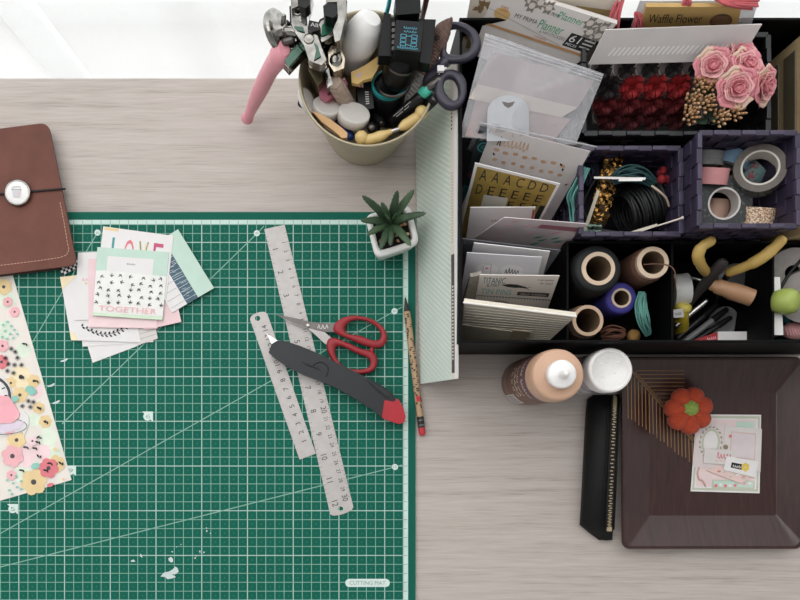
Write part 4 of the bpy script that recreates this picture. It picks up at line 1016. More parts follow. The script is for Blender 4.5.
def irid(mb, F, s):
    for k in range(14):
        u = random.uniform(.05, .95); v = random.uniform(.1, .85) * s
        F.leaf(mb, u, v, random.uniform(6, 14) * PX, 2.4 * PX, -.5, random.choice([rose, M('soft_rose_print', (206, 150, 160), .6), iri, M('lilac_sheen', (190, 178, 196), .5)]))
    for u, v in ((.62, .62), (.7, .7), (.82, .58), (.88, .68), (.66, .86)): F.leaf(mb, u, v * s, 9 * PX, 3 * PX, -.7, emer)
    F.rect(mb, .5, .14 * s, .98, .28 * s, M('wine_stripe', (150, 96, 104), .6))
fI = lean((504, 217.5), (586.5, 224), (560, 251), (474, 238.5), 12.8, 8.4, 2.4)
standing('iridescent_packet', 'shimmering pink and green printed packet in front of the blank card', 'packet', fI, iri, irid)
def slv(mb, F, s): F.rect(mb, .02, .02, .98, .08, pvg)
standing('plastic_sleeve', 'smoky grey plastic sleeve behind the two round stickers', 'plastic sleeve', lean((462, 238.5), (560.5, 250.5), (542, 278), (458, 274), 12.0, 5, 1.4), M('smoke_film', (92, 94, 98), .3, var=.1), slv, .0006)
standing('blank_card', 'narrow white card edge directly behind the round sticker card', 'card', lean((474, 243), (550, 251.5), (543, 276), (466, 275), 12.2, 6, 1.8), white, None)
def rounds(mb, F, s):
    for u, t in ((.3, ''), (.64, 'happy')):
        F.ringd(mb, u, .36 * s, 10.5 * PX, .0006, M('sticker_edge', (204, 204, 206), .3)); F.disc(mb, u, .36 * s, 9.8 * PX, M('sticker_gloss', (226, 226, 228), .2), seg=28)
        if t: F.text(mb, t, u - .1, .29 * s, u + .1, .42 * s, ink); F.text(mb, 'day', u - .05, .44 * s, u + .06, .52 * s, gray)
        else: F.line(mb, u - .05, .26 * s, u - .05, .5 * s, .0004, gray); F.line(mb, u + .05, .22 * s, u + .06, .5 * s, .0004, gray); F.line(mb, u - .05, .22 * s, u + .05, .22 * s, .0004, gray); F.disc(mb, u, .32 * s, 1.4 * PX, coral)
standing('sticker_card', 'light grey card carrying two round clear stickers', 'card', lean((467, 252.8), (542, 257.4), (533, 296), (460, 296), 12.4, 6, 1.5), M('lavender_white', (208, 207, 212), .6, var=.02), rounds)
fe = M('grey_felt_bit', (140, 134, 124), .9, var=.2, scale=250)
f5, s5 = lean((470.5, 277), (483, 274.5), (478, 304), (463, 304), 12.4, 7.5, 2.0); mb = MB(); f5.slab(mb, .004, fe)
solo(mb, 'felt_block', 'small grey felt strip at the left end of the tin pins card', 'felt strip', bevel=.001)
def pins(mb, F, s):
    F.text(mb, 'TITANIC', .05, .08 * s, .34, .28 * s, M('slate_teal', (50, 96, 104), .7)); F.text(mb, '& MAY', .11, .28 * s, .28, .40 * s, M('slate_teal', (50, 96, 104))); F.text(mb, 'TIN PINS', .05, .47 * s, .45, .66 * s, M('aqua_ink', (108, 172, 176), .7))
    F.leaf(mb, .46, .34 * s, 24 * PX, 7 * PX, .12, ink); F.leaf(mb, .54, .36 * s, 16 * PX, 4 * PX, .15, ink); F.line(mb, .58, .38 * s, .65, .42 * s, .0008, ink); F.line(mb, .63, .42 * s, .68, .34 * s, .0006, ink); F.line(mb, .63, .40 * s, .68, .46 * s, .0006, ink)
    F.text(mb, '4 PIN BUTTONS', .74, .10 * s, .95, .15 * s, M('plum_ink', (110, 70, 76), .7)); F.text(mb, 'FOR CRAFTS', .78, .2 * s, .95, .25 * s, M('plum_ink', (110, 70, 76)))
    F.rect(mb, .53, .52 * s, .95, .64 * s, M('dark_brown_band', (54, 38, 36), .7)); F.text(mb, 'Wooden Adventure', .56, .55 * s, .92, .61 * s, sil)
    for k in range(24): F.shape(mb, [(.01 + .041 * k, .72 * s), (.051 + .041 * k, .72 * s), (.03 + .041 * k, .77 * s)], navy)
    F.line(mb, 0, .72 * s, 1, .72 * s, .0005, navy)
    F.disc(mb, .34, .99 * s, 9 * PX, M('tin_grey', (170, 166, 164), .35, .6), rv=7 * PX, seg=24); F.disc(mb, .34, .99 * s, 5 * PX, white, rv=4 * PX)
standing('pin_badge_card', 'white card reading TIN PINS with a dark whale drawing', 'card', lean((480, 275), (559.5, 276), (548, 308), (475, 302), 13.2, 7.5, 1.6), M('pins_card', (216, 208, 202), .65, var=.02), pins)
# ribbed cream pack at the front
rib = M('ribbed_cream', (216, 208, 192), .6, var=.03, scale=60)
fK, sK = lean((464, 302), (576, 316), (549, 341), (461, 338), 13.0, 4.6, 1.6)
kp = thing('card_pack', 'thick cream ribbed card pack standing frontmost in the left compartment', 'card pack', fK.p(.5, 1))
mb = MB(); fK.slab(mb, .0038, rib)
for k in range(17): mb.tube([fK.p(.01, .03 + .055 * k, .0001), fK.p(.99, .03 + .055 * k, .0001)], .0005, rib, seg=6)
mb.tube([fK.p(0, 0, .0005), fK.p(1, 0, .0005)], .0011, M('pack_edge_white', (232, 228, 220), .5), seg=6)
build(mb, 'pack_body', kp)
mb = MB(); G = Face(fK.p(.0, .42, .0014), fK.p(.55, .5, .0014), fK.p(.55, .95, .0014), fK.p(0, .95, .0014)); G.slab(mb, .0009, M('cream_flap', (206, 196, 176), .6)); build(mb, 'flap', kp, bevel=.0004)
mb = MB(); G = Face(fK.p(.53, .44, .0022), fK.p(.72, .46, .0022), fK.p(.72, .97, .0022), fK.p(.53, .97, .0022)); G.slab(mb, .0009, M('tan_band', (178, 164, 138), .6)); mb.ball(G.p(.1, .72, .001), .0018, whitep); build(mb, 'band', kp)
# ---------------------------------------------------------------- woven baskets
def basket(name, label, org, x0, y0, x1, y1, h0, h1, m, mr, inset=3):
    root = thing(name, label, 'basket', org)
    c = [(x0, y0), (x1, y0), (x1, y1), (x0, y1)]; c0 = [(x0 + inset, y0 + inset), (x1 - inset, y0 + inset), (x1 - inset, y1 - inset), (x0 + inset, y1 - inset)]
    mb = MB(); mb.prism([T(*p, h0) for p in c0[::-1]], [T(*p, h0 + .2) for p in c0[::-1]], m); build(mb, 'base', root)
    for i in range(4):
        a1, b1_, a0, b0_ = T(*c[i], h1), T(*c[(i + 1) % 4], h1), T(*c0[i], h0 + .1), T(*c0[(i + 1) % 4], h0 + .1)
        L = (b1_ - a1).length; nx = max(4, round(L / .0135)); nz = max(4, round((h1 - h0) / 1.5)); F = Face(a1, b1_, b0_, a0); mb = MB()
        F.slab(mb, .0004, m)
        for p in range(nx):
            for q in range(nz):
                o = .0011 if (p + q) % 2 else -.0011; e = .04
                u0_, u1_, v0_, v1_ = (p + e) / nx, (p + 1 - e) / nx, (q + e) / nz, (q + 1 - e) / nz
                P0 = [F.p(u0_, v1_, o - .0009), F.p(u1_, v1_, o - .0009), F.p(u1_, v0_, o - .0009), F.p(u0_, v0_, o - .0009)]; P1 = [F.p(u0_, v1_, o + .0009), F.p(u1_, v1_, o + .0009), F.p(u1_, v0_, o + .0009), F.p(u0_, v0_, o + .0009)]
                mb.prism(P0, P1, m)
        build(mb, 'woven_wall', root)
        mb = MB(); d = (b1_ - a1).normalized(); nrm = Vector((-d.y, d.x, 0)); n = nx
        for p in range(n):
            z = .0012 if p % 2 else 0; cc = a1 + (b1_ - a1) * (p + .5) / n + Vector((0, 0, z - .001))
            mb.box(cc, d * (L / n * .5), nrm * (.0021 if p % 2 else .0026), Vector((0, 0, .0028)), mr if p % 2 else m)
        build(mb, 'rim', root, bevel=.0007)
    return root
pur = M('purple_strap', (50, 42, 62), .5, var=.1); purr = M('purple_strap_light', (66, 58, 80), .45, var=.08); bstrap = M('black_strap', (15, 16, 19), .42, var=.1); bstr2 = M('black_strap_light', (22, 23, 27), .4)
basket('woven_basket', 'dark purple woven basket of cords and sequin trim in the middle', T(590, 225, .4), 548, 187, 633.5, 260.5, .45, 12, pur, purr)
basket('woven_basket', 'purple woven basket holding the rolls of patterned tape', T(677, 224, .4), 637, 184, 718, 260.5, .45, 15, pur, purr, 5)
basket('woven_basket', 'black woven basket at the back holding paper flowers', T(630, 135, .4), 549, 92, 706, 176, .45, 12.5, bstrap, bstr2)
# ---------------------------------------------------------------- tan drawer case at the right edge
tan = M('tan_plastic', (188, 164, 124), .45, var=.06); smk = M('smoky_pane', (92, 84, 68), .35)
dc_ = thing('drawer_case', 'tan plastic drawer case with smoky panes at the right edge', 'drawer case', T(765, 180, .4))
mb = MB(); tb(mb, 736, 90, 792, 260.5, .45, 12.4, tan); build(mb, 'case_body', dc_, bevel=.001)
for k in range(4):
    mb = MB(); h = .8 + 2.9 * k; tb(mb, 734.6, 100, 736.2, 250, h, h + 2.0, smk if k > 1 else M('tan_drawer', (170, 148, 110), .45)); build(mb, 'drawer_front', dc_, bevel=.0005)
mb = MB(); tb(mb, 742, 96, 788, 256, 12.4, 12.55, M('tan_lid', (204, 182, 146), .4)); build(mb, 'lid', dc_, bevel=.0006)
# ---------------------------------------------------------------- black basket contents
fl_ = lean((592, 57), (757, 26), (735, 62), (600, 75), 15.5, 13.0, 11.0)
def wf_(mb, F, s):
    F.text(mb, 'Waffle Flower', .06, .32 * s, .62, .72 * s, ink); F.disc(mb, .82, .62 * s, 9 * PX, M('waffle_brown', (96, 70, 52), .7), seg=30)
    for k in range(-3, 4):
        F.line(mb, .82 + .025 * k - .04, .4 * s, .82 + .025 * k + .04, .9 * s, .0004, kraft); F.line(mb, .82 + .025 * k + .04, .4 * s, .82 + .025 * k - .04, .9 * s, .0004, kraft)
kc = M('golden_kraft', (190, 156, 96), .7, var=.05)
standing('kraft_label_pack', 'kraft card pack with black script lettering and a round waffle drawing', 'packet', lean((646, 7), (742, 7), (736, 29), (640, 29), 16.4, 13.4, 9.0), kc, wf_, .004, 'packets in the black woven basket')
F, s = lean((640, 5.5), (759, 5.5), (752, 29), (632, 29), 16.2, 13.2, 9); mb = MB(); mb.prism([p - F.n * .0052 for p in (F.bl, F.br, F.tr, F.tl)], [p - F.n * .0046 for p in (F.bl, F.br, F.tr, F.tl)], pvc2)
solo(mb, 'plastic_sleeve', 'clear sleeve sticking out behind the kraft label pack', 'plastic sleeve', 'packets in the black woven basket')
# white lid of the flower tray
wl = M('white_pack_card', (204, 199, 197), .55, var=.03); trayc = M('grey_clear_tray', (120, 112, 110), .25, var=.15, alpha=.85)
ft = thing('flower_tray', 'plastic tray of dark red paper flowers under a white card', 'flower tray', T(620, 140, .7))
F, s = lean((606, 30), (762, 24.5), (742, 58), (590, 62), 15.6, 13.2, 13.0); mb = MB(); F.slab(mb, .0016, wl)
for k in range(24): F.line(mb, .12 + .032 * k, .40 * s + .15, .10 + .032 * k, .60 * s + .2, .0018, whitep)
build(mb, 'header_card', ft)
F2 = Face(W(588, 62, 12.6), W(727, 58, 12.6), W(724, 122, 8.0), W(592, 124, 8.0)); mb = MB(); F2.slab(mb, .002, trayc)
for i in range(6):
    for j in range(4):
        c = F2.p(.09 + .165 * i, .10 + .26 * j, .0005); F2.ringd(mb, .09 + .165 * i, .12 + .25 * j, 10 * PX, .0012, M('tray_gloss', (176, 168, 166), .15))
build(mb, 'blister', ft)
reds = [M('crimson_paper', (158, 34, 38), .75, var=.2, scale=150), M('dark_red_paper', (106, 24, 30), .75, var=.2, scale=150), M('deep_red_paper', (80, 20, 26), .75, var=.2, scale=150), M('near_black_paper', (32, 24, 26), .7)]
def paperflower(mb, c, r, m, nrm, layers=4):
    q = Vector((0, 0, 1)).rotation_difference(nrm)
    for L in range(layers):
        n = 6 - L; rr = r * (1.05 - .22 * L); z = r * (.12 + .2 * L)
        for k in range(n):
            a = 2 * math.pi * k / n + L * .5; t0 = a - math.pi / n * .9; t1 = a + math.pi / n * .9
            P = [(0, 0, z * .4), (.6 * rr * math.cos(t0), .6 * rr * math.sin(t0), z), (1.02 * rr * math.cos(t0 + .05), 1.02 * rr * math.sin(t0 + .05), z + r * .3), (rr * math.cos(a), rr * math.sin(a), z + r * .08), (1.02 * rr * math.cos(t1 - .05), 1.02 * rr * math.sin(t1 - .05), z + r * .3), (.6 * rr * math.cos(t1), .6 * rr * math.sin(t1), z)]
            P = [c + q @ Vector(p) for p in P]; mb.add(P, [[0, 1, 2, 3], [0, 3, 4, 5]], m)
FG = 'red paper flowers in the plastic tray'
for i in range(5):
    for j in range(4):
        if i == 4 and j > 0: continue
        u, v = .10 + .17 * i + .03 * (j % 2), .12 + .255 * j
        m = reds[3] if j == 0 else (reds[0] if j == 1 else reds[1] if j == 2 else reds[2])
        if j == 1 and i < 1: m = reds[3]
        mb = MB(); paperflower(mb, F2.p(u, v, .0012), .0118 if j else .008, m, F2.n)
        row = ('back row against the white card', 'second row', 'third row', 'front row by the basket rim')[j]
        col = ('far left', 'second from left', 'middle', 'fourth from left', 'far right')[i]
        solo(mb, 'paper_flower', ('black' if m is reds[3] else 'bright red' if m is reds[0] else 'dark red') + ' paper flower, ' + col + ' in the ' + row, 'paper flower', FG)
# roses
rp1 = M('rose_pink', (214, 138, 146), .7, var=.08, scale=60); rp2 = M('rose_pale', (226, 168, 168), .7, var=.08, scale=60); rp3 = M('rose_cream', (222, 190, 170), .7, var=.08)
def roseb(label, x, y, h, r, tilt):
    c = W(x, y, h); root = thing('fabric_rose', label, 'artificial flower', c - Vector((0, 0, .012)), 'pink fabric roses in the black basket')
    q = Vector((0, 0, 1)).rotation_difference(Vector(tilt).normalized()); mb = MB()
    for L, (n, rr, hh, op) in enumerate(((3, .30, .95, .05), (4, .52, .92, .12), (5, .76, .74, .28), (6, 1.0, .5, .42))):
        for k in range(n):
            a0 = 2 * math.pi * k / n + L * .7; wd = 2 * math.pi / n * .78; rows = []
            for vi in range(5):
                v = vi / 4; row = []
                for ui in range(7):
                    u = ui / 6 - .5; a = a0 + u * wd * 1.5; rad = r * rr * (.35 + .75 * v ** .7 + op * v * v) * (1 + .07 * math.sin(u * 9 + L)); z = r * hh * (v ** .8) * (1 - .35 * (2 * u) ** 2 * v) - r * .2 * op * v ** 3
                    row.append(c + q @ Vector((rad * math.cos(a), rad * math.sin(a), z - r * .25)))
                rows.append(row)
            for a_, b_ in zip(rows, rows[1:]): mb.loft([a_, b_], (rp1, rp1, rp2, rp1 if k % 3 else rp3)[L], cap=False, closed=False)
    mb.ball(c + q @ Vector((0, 0, r * .1)), r * .34, rp1, sc=(1, 1, 1.2))
    build(mb, 'petals', root); mb = MB(); mb.tube([c - q @ Vector((0, 0, r * .2)), c - q @ Vector((0, 0, r * .2)) - Vector((0, .002, .03))], .001, M('stem_green', (52, 84, 50), .7), seg=6); build(mb, 'stem', root)
    o = [ch for ch in root.children][0]; so = o.modifiers.new('thick', 'SOLIDIFY'); so.thickness = .0004
roseb('pink rose bud nearest the red paper flowers', 713, 66, 14.2, .0112, (-.3, -.2, 1)); roseb('pink rose at the top of the bunch by the white card', 741, 54, 14.0, .0114, (.1, .35, 1))
roseb('pink rose in the centre of the bunch', 747, 66, 14.6, .0116, (.25, .1, 1)); roseb('open pink rose just above the gold berry sprays', 737, 88, 14.6, .0124, (-.1, -.4, 1)); roseb('pink rose drooping over the right basket corner', 764, 86, 14.0, .0120, (.7, -.35, .8))
# gold berry sprays
gb = M('gold_berry', (176, 136, 98), .4, .35, var=.15, scale=200); gb2 = M('pale_gold_berry', (206, 172, 134), .4, .3, var=.1)
lgm = M('deep_leaf_green', (34, 58, 40), .6, var=.2)
for k, (x, y, h, lab) in enumerate(((700, 86, 13.8, 'gold berry spray left of the rose bud, uppermost of the sprays'), (692, 102, 13.5, 'gold berry spray at the left end of the bunch'), (690, 116, 13.4, 'gold berry spray lowest at the left by the basket rim'), (706, 104, 13.8, 'gold berry spray in the middle of the bunch'), (720, 118, 13.7, 'gold berry spray hanging over the rim below the roses'), (736, 112, 13.7, 'gold berry spray at the right end under the open rose'), (714, 86, 13.8, 'gold berry spray tucked under the rose bud'))):
    c = W(x, y, h); root = thing('berry_spray', lab, 'berry spray', c - Vector((0, 0, .02)), 'gold berry sprays in the black basket'); mb = MB()
    for i in range(17):
        a = i * 2.4; rr = .0085 * (i / 17) ** .5; d = Vector((math.cos(a) * rr * 60, math.sin(a) * rr * 60 - .15, .8)).normalized()
        p = c + Vector((math.cos(a) * rr, math.sin(a) * rr, .004 * (1 - i / 17))); mb.ball(p, .0021, random.choice([gb, gb, gb2]), seg=7, ring=5, sc=(.75, .75, 1.6), axis=d)
    build(mb, 'berries', root); mb = MB()
    for i in range(4): mb.tube([c + Vector((random.uniform(-.004, .004), random.uniform(-.004, .004), 0)), c + Vector((0, .002, -.02))], .0005, lgm, seg=5)
    build(mb, 'stems', root)
for k, (x, y, x2, y2, lab) in enumerate(((704, 98, 712, 88, 'dark green fabric leaf between the upper berry sprays'), (718, 104, 728, 96, 'dark green fabric leaf under the open pink rose'), (700, 118, 706, 124, 'dark green fabric leaf by the basket rim'), (712, 110, 716, 124, 'dark green fabric leaf between the lower berry sprays'))):
    a = W(x, y, 12.6); b = W(x2, y2, 13.2); mb = MB(); mb.tube([a, a.lerp(b, .3), a.lerp(b, .7), b], [.001, .006, .005, .0005], lgm, seg=8, flat=.15, up=(0, 0, 1), round_ends=False)
    solo(mb, 'fabric_leaf', lab, 'leaf', 'fabric leaves among the berry sprays')
# pink tassels beyond the back rim
tas = M('dusty_pink_yarn', (190, 92, 98), .85, var=.15, scale=200)
for pts, lab in ((((622, -4, 15), (616, 10, 15), (612, 24, 14.2)), 'dusty pink yarn tassel hanging at the left of the kraft label pack'), (((637, 14, 14.6), (640, 20, 14.4), (638, 30, 13.4)), 'short dusty pink yarn end between two packets'), (((686, -4, 16.6), (686, 2, 16.6), (682, 8, 15.8)), 'dusty pink yarn end above the kraft label pack'), (((712, -5, 16.8), (730, 3, 16.8), (752, 5, 16.2)), 'dusty pink yarn tassel lying over the sleeve top at the right')):
    mb = MB(); P = bez([W(*p) for p in pts], 6)
    for k in range(12):
        o = Vector((random.uniform(-.004, .004), random.uniform(-.003, .003), random.uniform(-.003, .003))); mb.tube([p + o * (.5 + i / len(P)) for i, p in enumerate(P)], .0012, tas, seg=5)
    solo(mb, 'yarn_tassel', lab, 'tassel', 'pink yarn tassels at the back')
# ---------------------------------------------------------------- purple basket: patterned tapes
TG = 'tape rolls in the purple basket'
def tape(label, c, axis, R, r, w_, ms, mf, mi):
    root = thing('tape_roll', label, 'tape roll', c - Vector((0, 0, R * .5)), TG)
    mb = MB(); hollow(mb, c, R, r + .0016, -w_ / 2, w_ / 2, ms, mi, mf, axis=axis, seg=48); build(mb, 'tape', root)
    mb = MB(); hollow(mb, c, r + .0017, r, -w_ / 2 - .0002, w_ / 2 + .0002, mi, mi, mi, axis=axis, seg=48); build(mb, 'core', root)
    return root
cardc = M('cardboard_core', (206, 200, 190), .7); wcore = M('white_core', (220, 216, 212), .5)
sp_ = bpy.data.materials
def speck(name, base, dots, rough=.5, scale=260, thr=.62):
    m = M(name, base, rough); nt = m.node_tree; b = nt.nodes['Principled BSDF']
    vz = nt.nodes.new('ShaderNodeTexVoronoi'); vz.inputs['Scale'].default_value = scale; tc = nt.nodes['Texture Coordinate']; nt.links.new(tc.outputs['Object'], vz.inputs['Vector'])
    rp = nt.nodes.new('ShaderNodeValToRGB'); rp.color_ramp.interpolation = 'CONSTANT'; e = rp.color_ramp.elements
    cs = [base] + dots; e[0].color = tuple(lin(c) for c in cs[0]) + (1,); e[1].position = thr; e[1].color = tuple(lin(c) for c in cs[1]) + (1,)
    for k, c in enumerate(cs[2:]): n_ = e.new(min(.99, thr + .1 * (k + 1))); n_.color = tuple(lin(q) for q in c) + (1,)
    sep = nt.nodes.new('ShaderNodeSeparateColor'); nt.links.new(vz.outputs['Color'], sep.inputs['Color']); nt.links.new(sep.outputs['Red'], rp.inputs['Fac']); nt.links.new(rp.outputs['Color'], b.inputs['Base Color']); return m
dgt = speck('dark_grey_tape', (54, 56, 58), [(66, 69, 69), (92, 96, 88)], .55, 500, .82); flt = speck('floral_tape', (120, 120, 104), [(150, 96, 88), (196, 178, 120), (60, 74, 84)], .5, 420, .45); edge_ = M('tape_edge_grey', (98, 90, 84), .6, var=.12, scale=300)
gls = speck('glitter_tape', (176, 140, 112), [(226, 196, 164), (150, 112, 84), (240, 220, 196)], .35, 900, .4); pkd = M('pink_tape', (214, 148, 150), .6); blt = M('blue_tape', (92, 122, 146), .6, var=.1); gst = M('grey_striped_tape', (116, 116, 116), .6, var=.2, scale=120, stretch=(1, 8, 1)); pch = M('peach_tape', (206, 168, 150), .6)
tape('large dark grey speckled tape roll lying in the front left of the purple basket', W(720.5, 205, 10.4), (-.06, -.10, 1), .0265, .0136, .017, dgt, dgt, wcore)
tape('big floral tape roll tilted at the back right of the purple basket', W(759, 171, 12.0), (-.36, .05, .93), .0228, .0150, .018, flt, edge_, cardc)
tape('rose gold glitter tape roll standing below the floral roll', W(757, 216, 10.5), (.06, .98, .28), .0165, .010, .016, gls, edge_, cardc)
mb_t = tape('pink dotted tape roll behind the dark grey roll', W(710, 176, 10.8), (.05, .97, .3), .0165, .010, .015, pkd, pkd, cardc)
tape('grey striped tape roll at the back left corner of the purple basket', W(706, 159, 10.4), (.05, .98, .2), .0160, .010, .013, gst, edge_, cardc)
tape('blue tape roll at the back of the purple basket', W(731, 159, 10.2), (.35, .9, .2), .0170, .011, .014, blt, blt, cardc)
tape('peach tape roll seen through the hole of the dark grey roll', W(716, 210, 7.6), (.1, .95, .2), .0140, .009, .02, pch, pch, cardc)
tape('teal dotted tape roll seen through the hole of the floral roll', W(752, 172, 8.6), (.6, .6, .4), .0150, .009, .016, speck('aqua_dotted_tape', (120, 158, 158), [(160, 90, 96)], .6, 500, .8), edge_, cardc)
tape('black tape roll standing under the glitter roll', W(752, 226, 8.2), (.1, .95, .25), .0150, .009, .02, blackp, blackp, cardc)
# dots on the pink roll
ch = [c for c in mb_t.children if c.name.startswith('tape')][0]
# ---------------------------------------------------------------- purple basket: cords and trims
seq = M('gold_sequin', (132, 98, 52), .24, 1.0, var=.4, scale=300)
sq = thing('sequin_trim', 'strip of shiny gold sequin trim in the middle purple basket', 'sequin trim', W(607, 190, 7))
mb = MB(); P = bez([W(616, 152, 9.4), W(611, 168, 10), W(606, 186, 9.6), W(601, 206, 9.4), W(598, 222, 8.4)], 8); mb.tube(P, .009, M('sequin_backing', (60, 46, 26), .8), seg=10, flat=.25, up=(0, 0, 1)); build(mb, 'backing', sq)
mb = MB()
for k in range(220):
    f = random.uniform(0, len(P) - 1.01); i = int(f); p = P[i].lerp(P[i + 1], f - i); nrm = Vector((random.gauss(0, .35), random.gauss(0, .35), 1)).normalized(); x = nrm.orthogonal().normalized(); y = nrm.cross(x); o = random.uniform(-.009, .009)
    c = p + Vector((o, o * .1, .0028 - 14 * o * o)); r = .0019
    mb.poly([c + (x * math.cos(a) + y * math.sin(a)) * r for a in [2 * math.pi * j / 8 for j in range(8)]], seq)
build(mb, 'sequins', sq, kind='stuff')
def skein(name, label, cat, pts, R, m, n=26, r=.0009, group=None, flat=.7, mk=None):
    P = bez([W(*p) for p in pts], 8); mb = MB(); cnt = len(P)
    for k in range(n):
        a = 2 * math.pi * k / n; rr = R * (.55 + .45 * random.random()); ph = random.uniform(0, 6)
        path = []
        for i, p in enumerate(P):
            t = (P[min(i + 1, cnt - 1)] - P[max(i - 1, 0)]).normalized(); s_ = t.cross(Vector((0, 0, 1))).normalized(); u = s_.cross(t); taper = .55 + .45 * math.sin(math.pi * i / (cnt - 1)); b_ = a + .25 * math.sin(ph + i * .3)
            path.append(p + (s_ * math.cos(b_) + u * math.sin(b_) * flat) * rr * taper)
        mb.tube(path, r, m, seg=5, round_ends=False)
    return solo(mb, name, label, cat, group)
skein('embroidery_skein', 'dark teal embroidery skein crossing the sequin trim', 'skein', ((612, 180, 10.6), (624, 174, 11.2), (640, 175, 11.2), (654, 183, 10.6)), .0085, M('dark_teal_floss', (26, 62, 64), .7, var=.2, scale=200))
mb = MB(); F = Face(W(594, 176.5, 11.6), W(646, 177.5, 12.0), W(645, 180, 12.0), W(594, 178.5, 11.6)); F.slab(mb, .0006, offw); G = Face(W(620, 179, 11.9), W(644, 177.4, 12.3), W(642, 181, 12.2), W(618, 181, 11.9)); G.slab(mb, .0006, white)
solo(mb, 'paper_band', 'narrow white paper band around the dark teal skein', 'paper band')
# black cord wound on a card
bcm = M('black_cord', (20, 21, 22), .55, var=.2); cw = thing('cord_bundle', 'thick bundle of black cord wound on a card in the middle purple basket', 'cord bundle', W(645, 212, 4))
mb = MB(); c = W(640, 208, 8.0); ax = Vector((.94, .34, 0)).normalized(); sd = Vector((-ax.y, ax.x, 0))
for k in range(22):
    t = -1 + 2 * k / 21; o = ax * (.0185 * t); R = .024 * (1 - .18 * t * t) + random.uniform(-.0006, .0006); pts = []
    for j in range(40):
        a = 2 * math.pi * j / 40; pts.append(c + o + sd * (R * .98 * math.cos(a)) + Vector((0, 0, R * 1.05 * math.sin(a))) + ax * .002 * math.sin(a + k))
    rings = []
    for j in range(40):
        p = pts[j]; rad = (p - c - o); rad.normalize(); rings.append([p + rad * .0013 * math.cos(b) + ax * .0013 * math.sin(b) for b in [2 * math.pi * i / 6 for i in range(6)]])
    mb.loft(rings, bcm, loop=True)
build(mb, 'cord_coils', cw)
mb = MB(); F = Face(W(629, 232, 11.0), W(657, 223.5, 11.0), W(658, 226, 11.0), W(628, 236, 11.0)); F.slab(mb, .0012, M('label_card_grey', (206, 198, 182), .6)); build(mb, 'label_card', cw)
mb = MB(); mb.tube([W(657, 226, 11.4), W(682, 218, 12.6)], .0008, cream, seg=6); mb.ball(W(682.5, 217.8, 12.6), .0015, cream); build(mb, 'pin', cw, label='white headed pin')
mb = MB(); P = bez([W(596, 178, 9.5), W(588, 192, 9), W(583, 208, 8.6), (W(592, 226, 9)), W(608, 231, 9.6), W(630, 233, 9.4)], 8); mb.tube(P, .0013, bcm, seg=8); build(mb, 'loose_cord', cw)
tealr = M('aqua_ribbon', (112, 172, 164), .55, var=.15, scale=80); mintg = M('mint_gauze', (150, 176, 160), .8, var=.2, scale=150)
mb = MB(); P = [(586, 166, 11.6), (578, 184, 11.4), (573, 196, 11), (575, 208, 10.4), (576, 222, 10), (578, 232, 9.4)]
rows = []
for j in range(7):
    rows.append([W(x + (j - 3) * (1.5 if i < 2 else 2.0), y + .4 * j, h + .35 * math.sin(j * 1.9 + i)) for i, (x, y, h) in enumerate(P)])
for a_, b_ in zip([bez(r_, 5) for r_ in rows], [bez(r_, 5) for r_ in rows][1:]): mb.loft([a_, b_], tealr, cap=False, closed=False)
so = solo(mb, 'ribbon', 'aqua ribbon crumpled at the right end of the gold letter sheet', 'ribbon'); k_ = so.modifiers.new('thick', 'SOLIDIFY'); k_.thickness = .0004
mb = MB(); rows = []
for j in range(9): rows.append([W(572 + i * 4.2, 224 + j * 2.2, 8.8 + .7 * math.sin(i * 1.7 + j) + .5 * math.sin(j * 2.3)) for i in range(8)])
for a_, b_ in zip(rows, rows[1:]): mb.loft([b_, a_], mintg, cap=False, closed=False)
so = solo(mb, 'gauze', 'crumpled mint gauze at the front left corner of the middle basket', 'gauze'); k_ = so.modifiers.new('thick', 'SOLIDIFY'); k_.thickness = .0004
mb = MB(); F = Face(W(597, 190, 10.6), W(600, 191, 10.6), W(585, 236, 9), W(581, 236, 9)); F.slab(mb, .0007, M('thin_cream_card', (200, 190, 172), .7)); solo(mb, 'card_spool', 'thin cream card edge standing beside the sequin trim', 'card')
mb = MB()
for k in range(10): mb.ball(W(random.uniform(660, 668), random.uniform(168, 186), random.uniform(8.6, 9.6)), random.uniform(.003, .005), reds[0] if k % 2 else M('wine_yarn', (112, 24, 40), .85), seg=8, ring=5)
solo(mb, 'yarn_pompom', 'wine red yarn tuft beside the purple tape basket wall', 'yarn tuft')
mb = MB(); mb.tube(bez([W(652, 186, 11), W(660, 192, 11), W(666, 198, 10.6), W(669, 206, 10)], 6), .0012, M('pale_string', (196, 176, 156), .8), seg=6); solo(mb, 'string', 'pale string end beside the black cord bundle', 'string')
skein('embroidery_skein', 'midnight blue skein in the back left of the middle basket', 'skein', ((588, 162, 8.4), (592, 172, 8.8), (590, 186, 8.4)), .008, M('midnight_floss', (22, 26, 48), .7, var=.2))
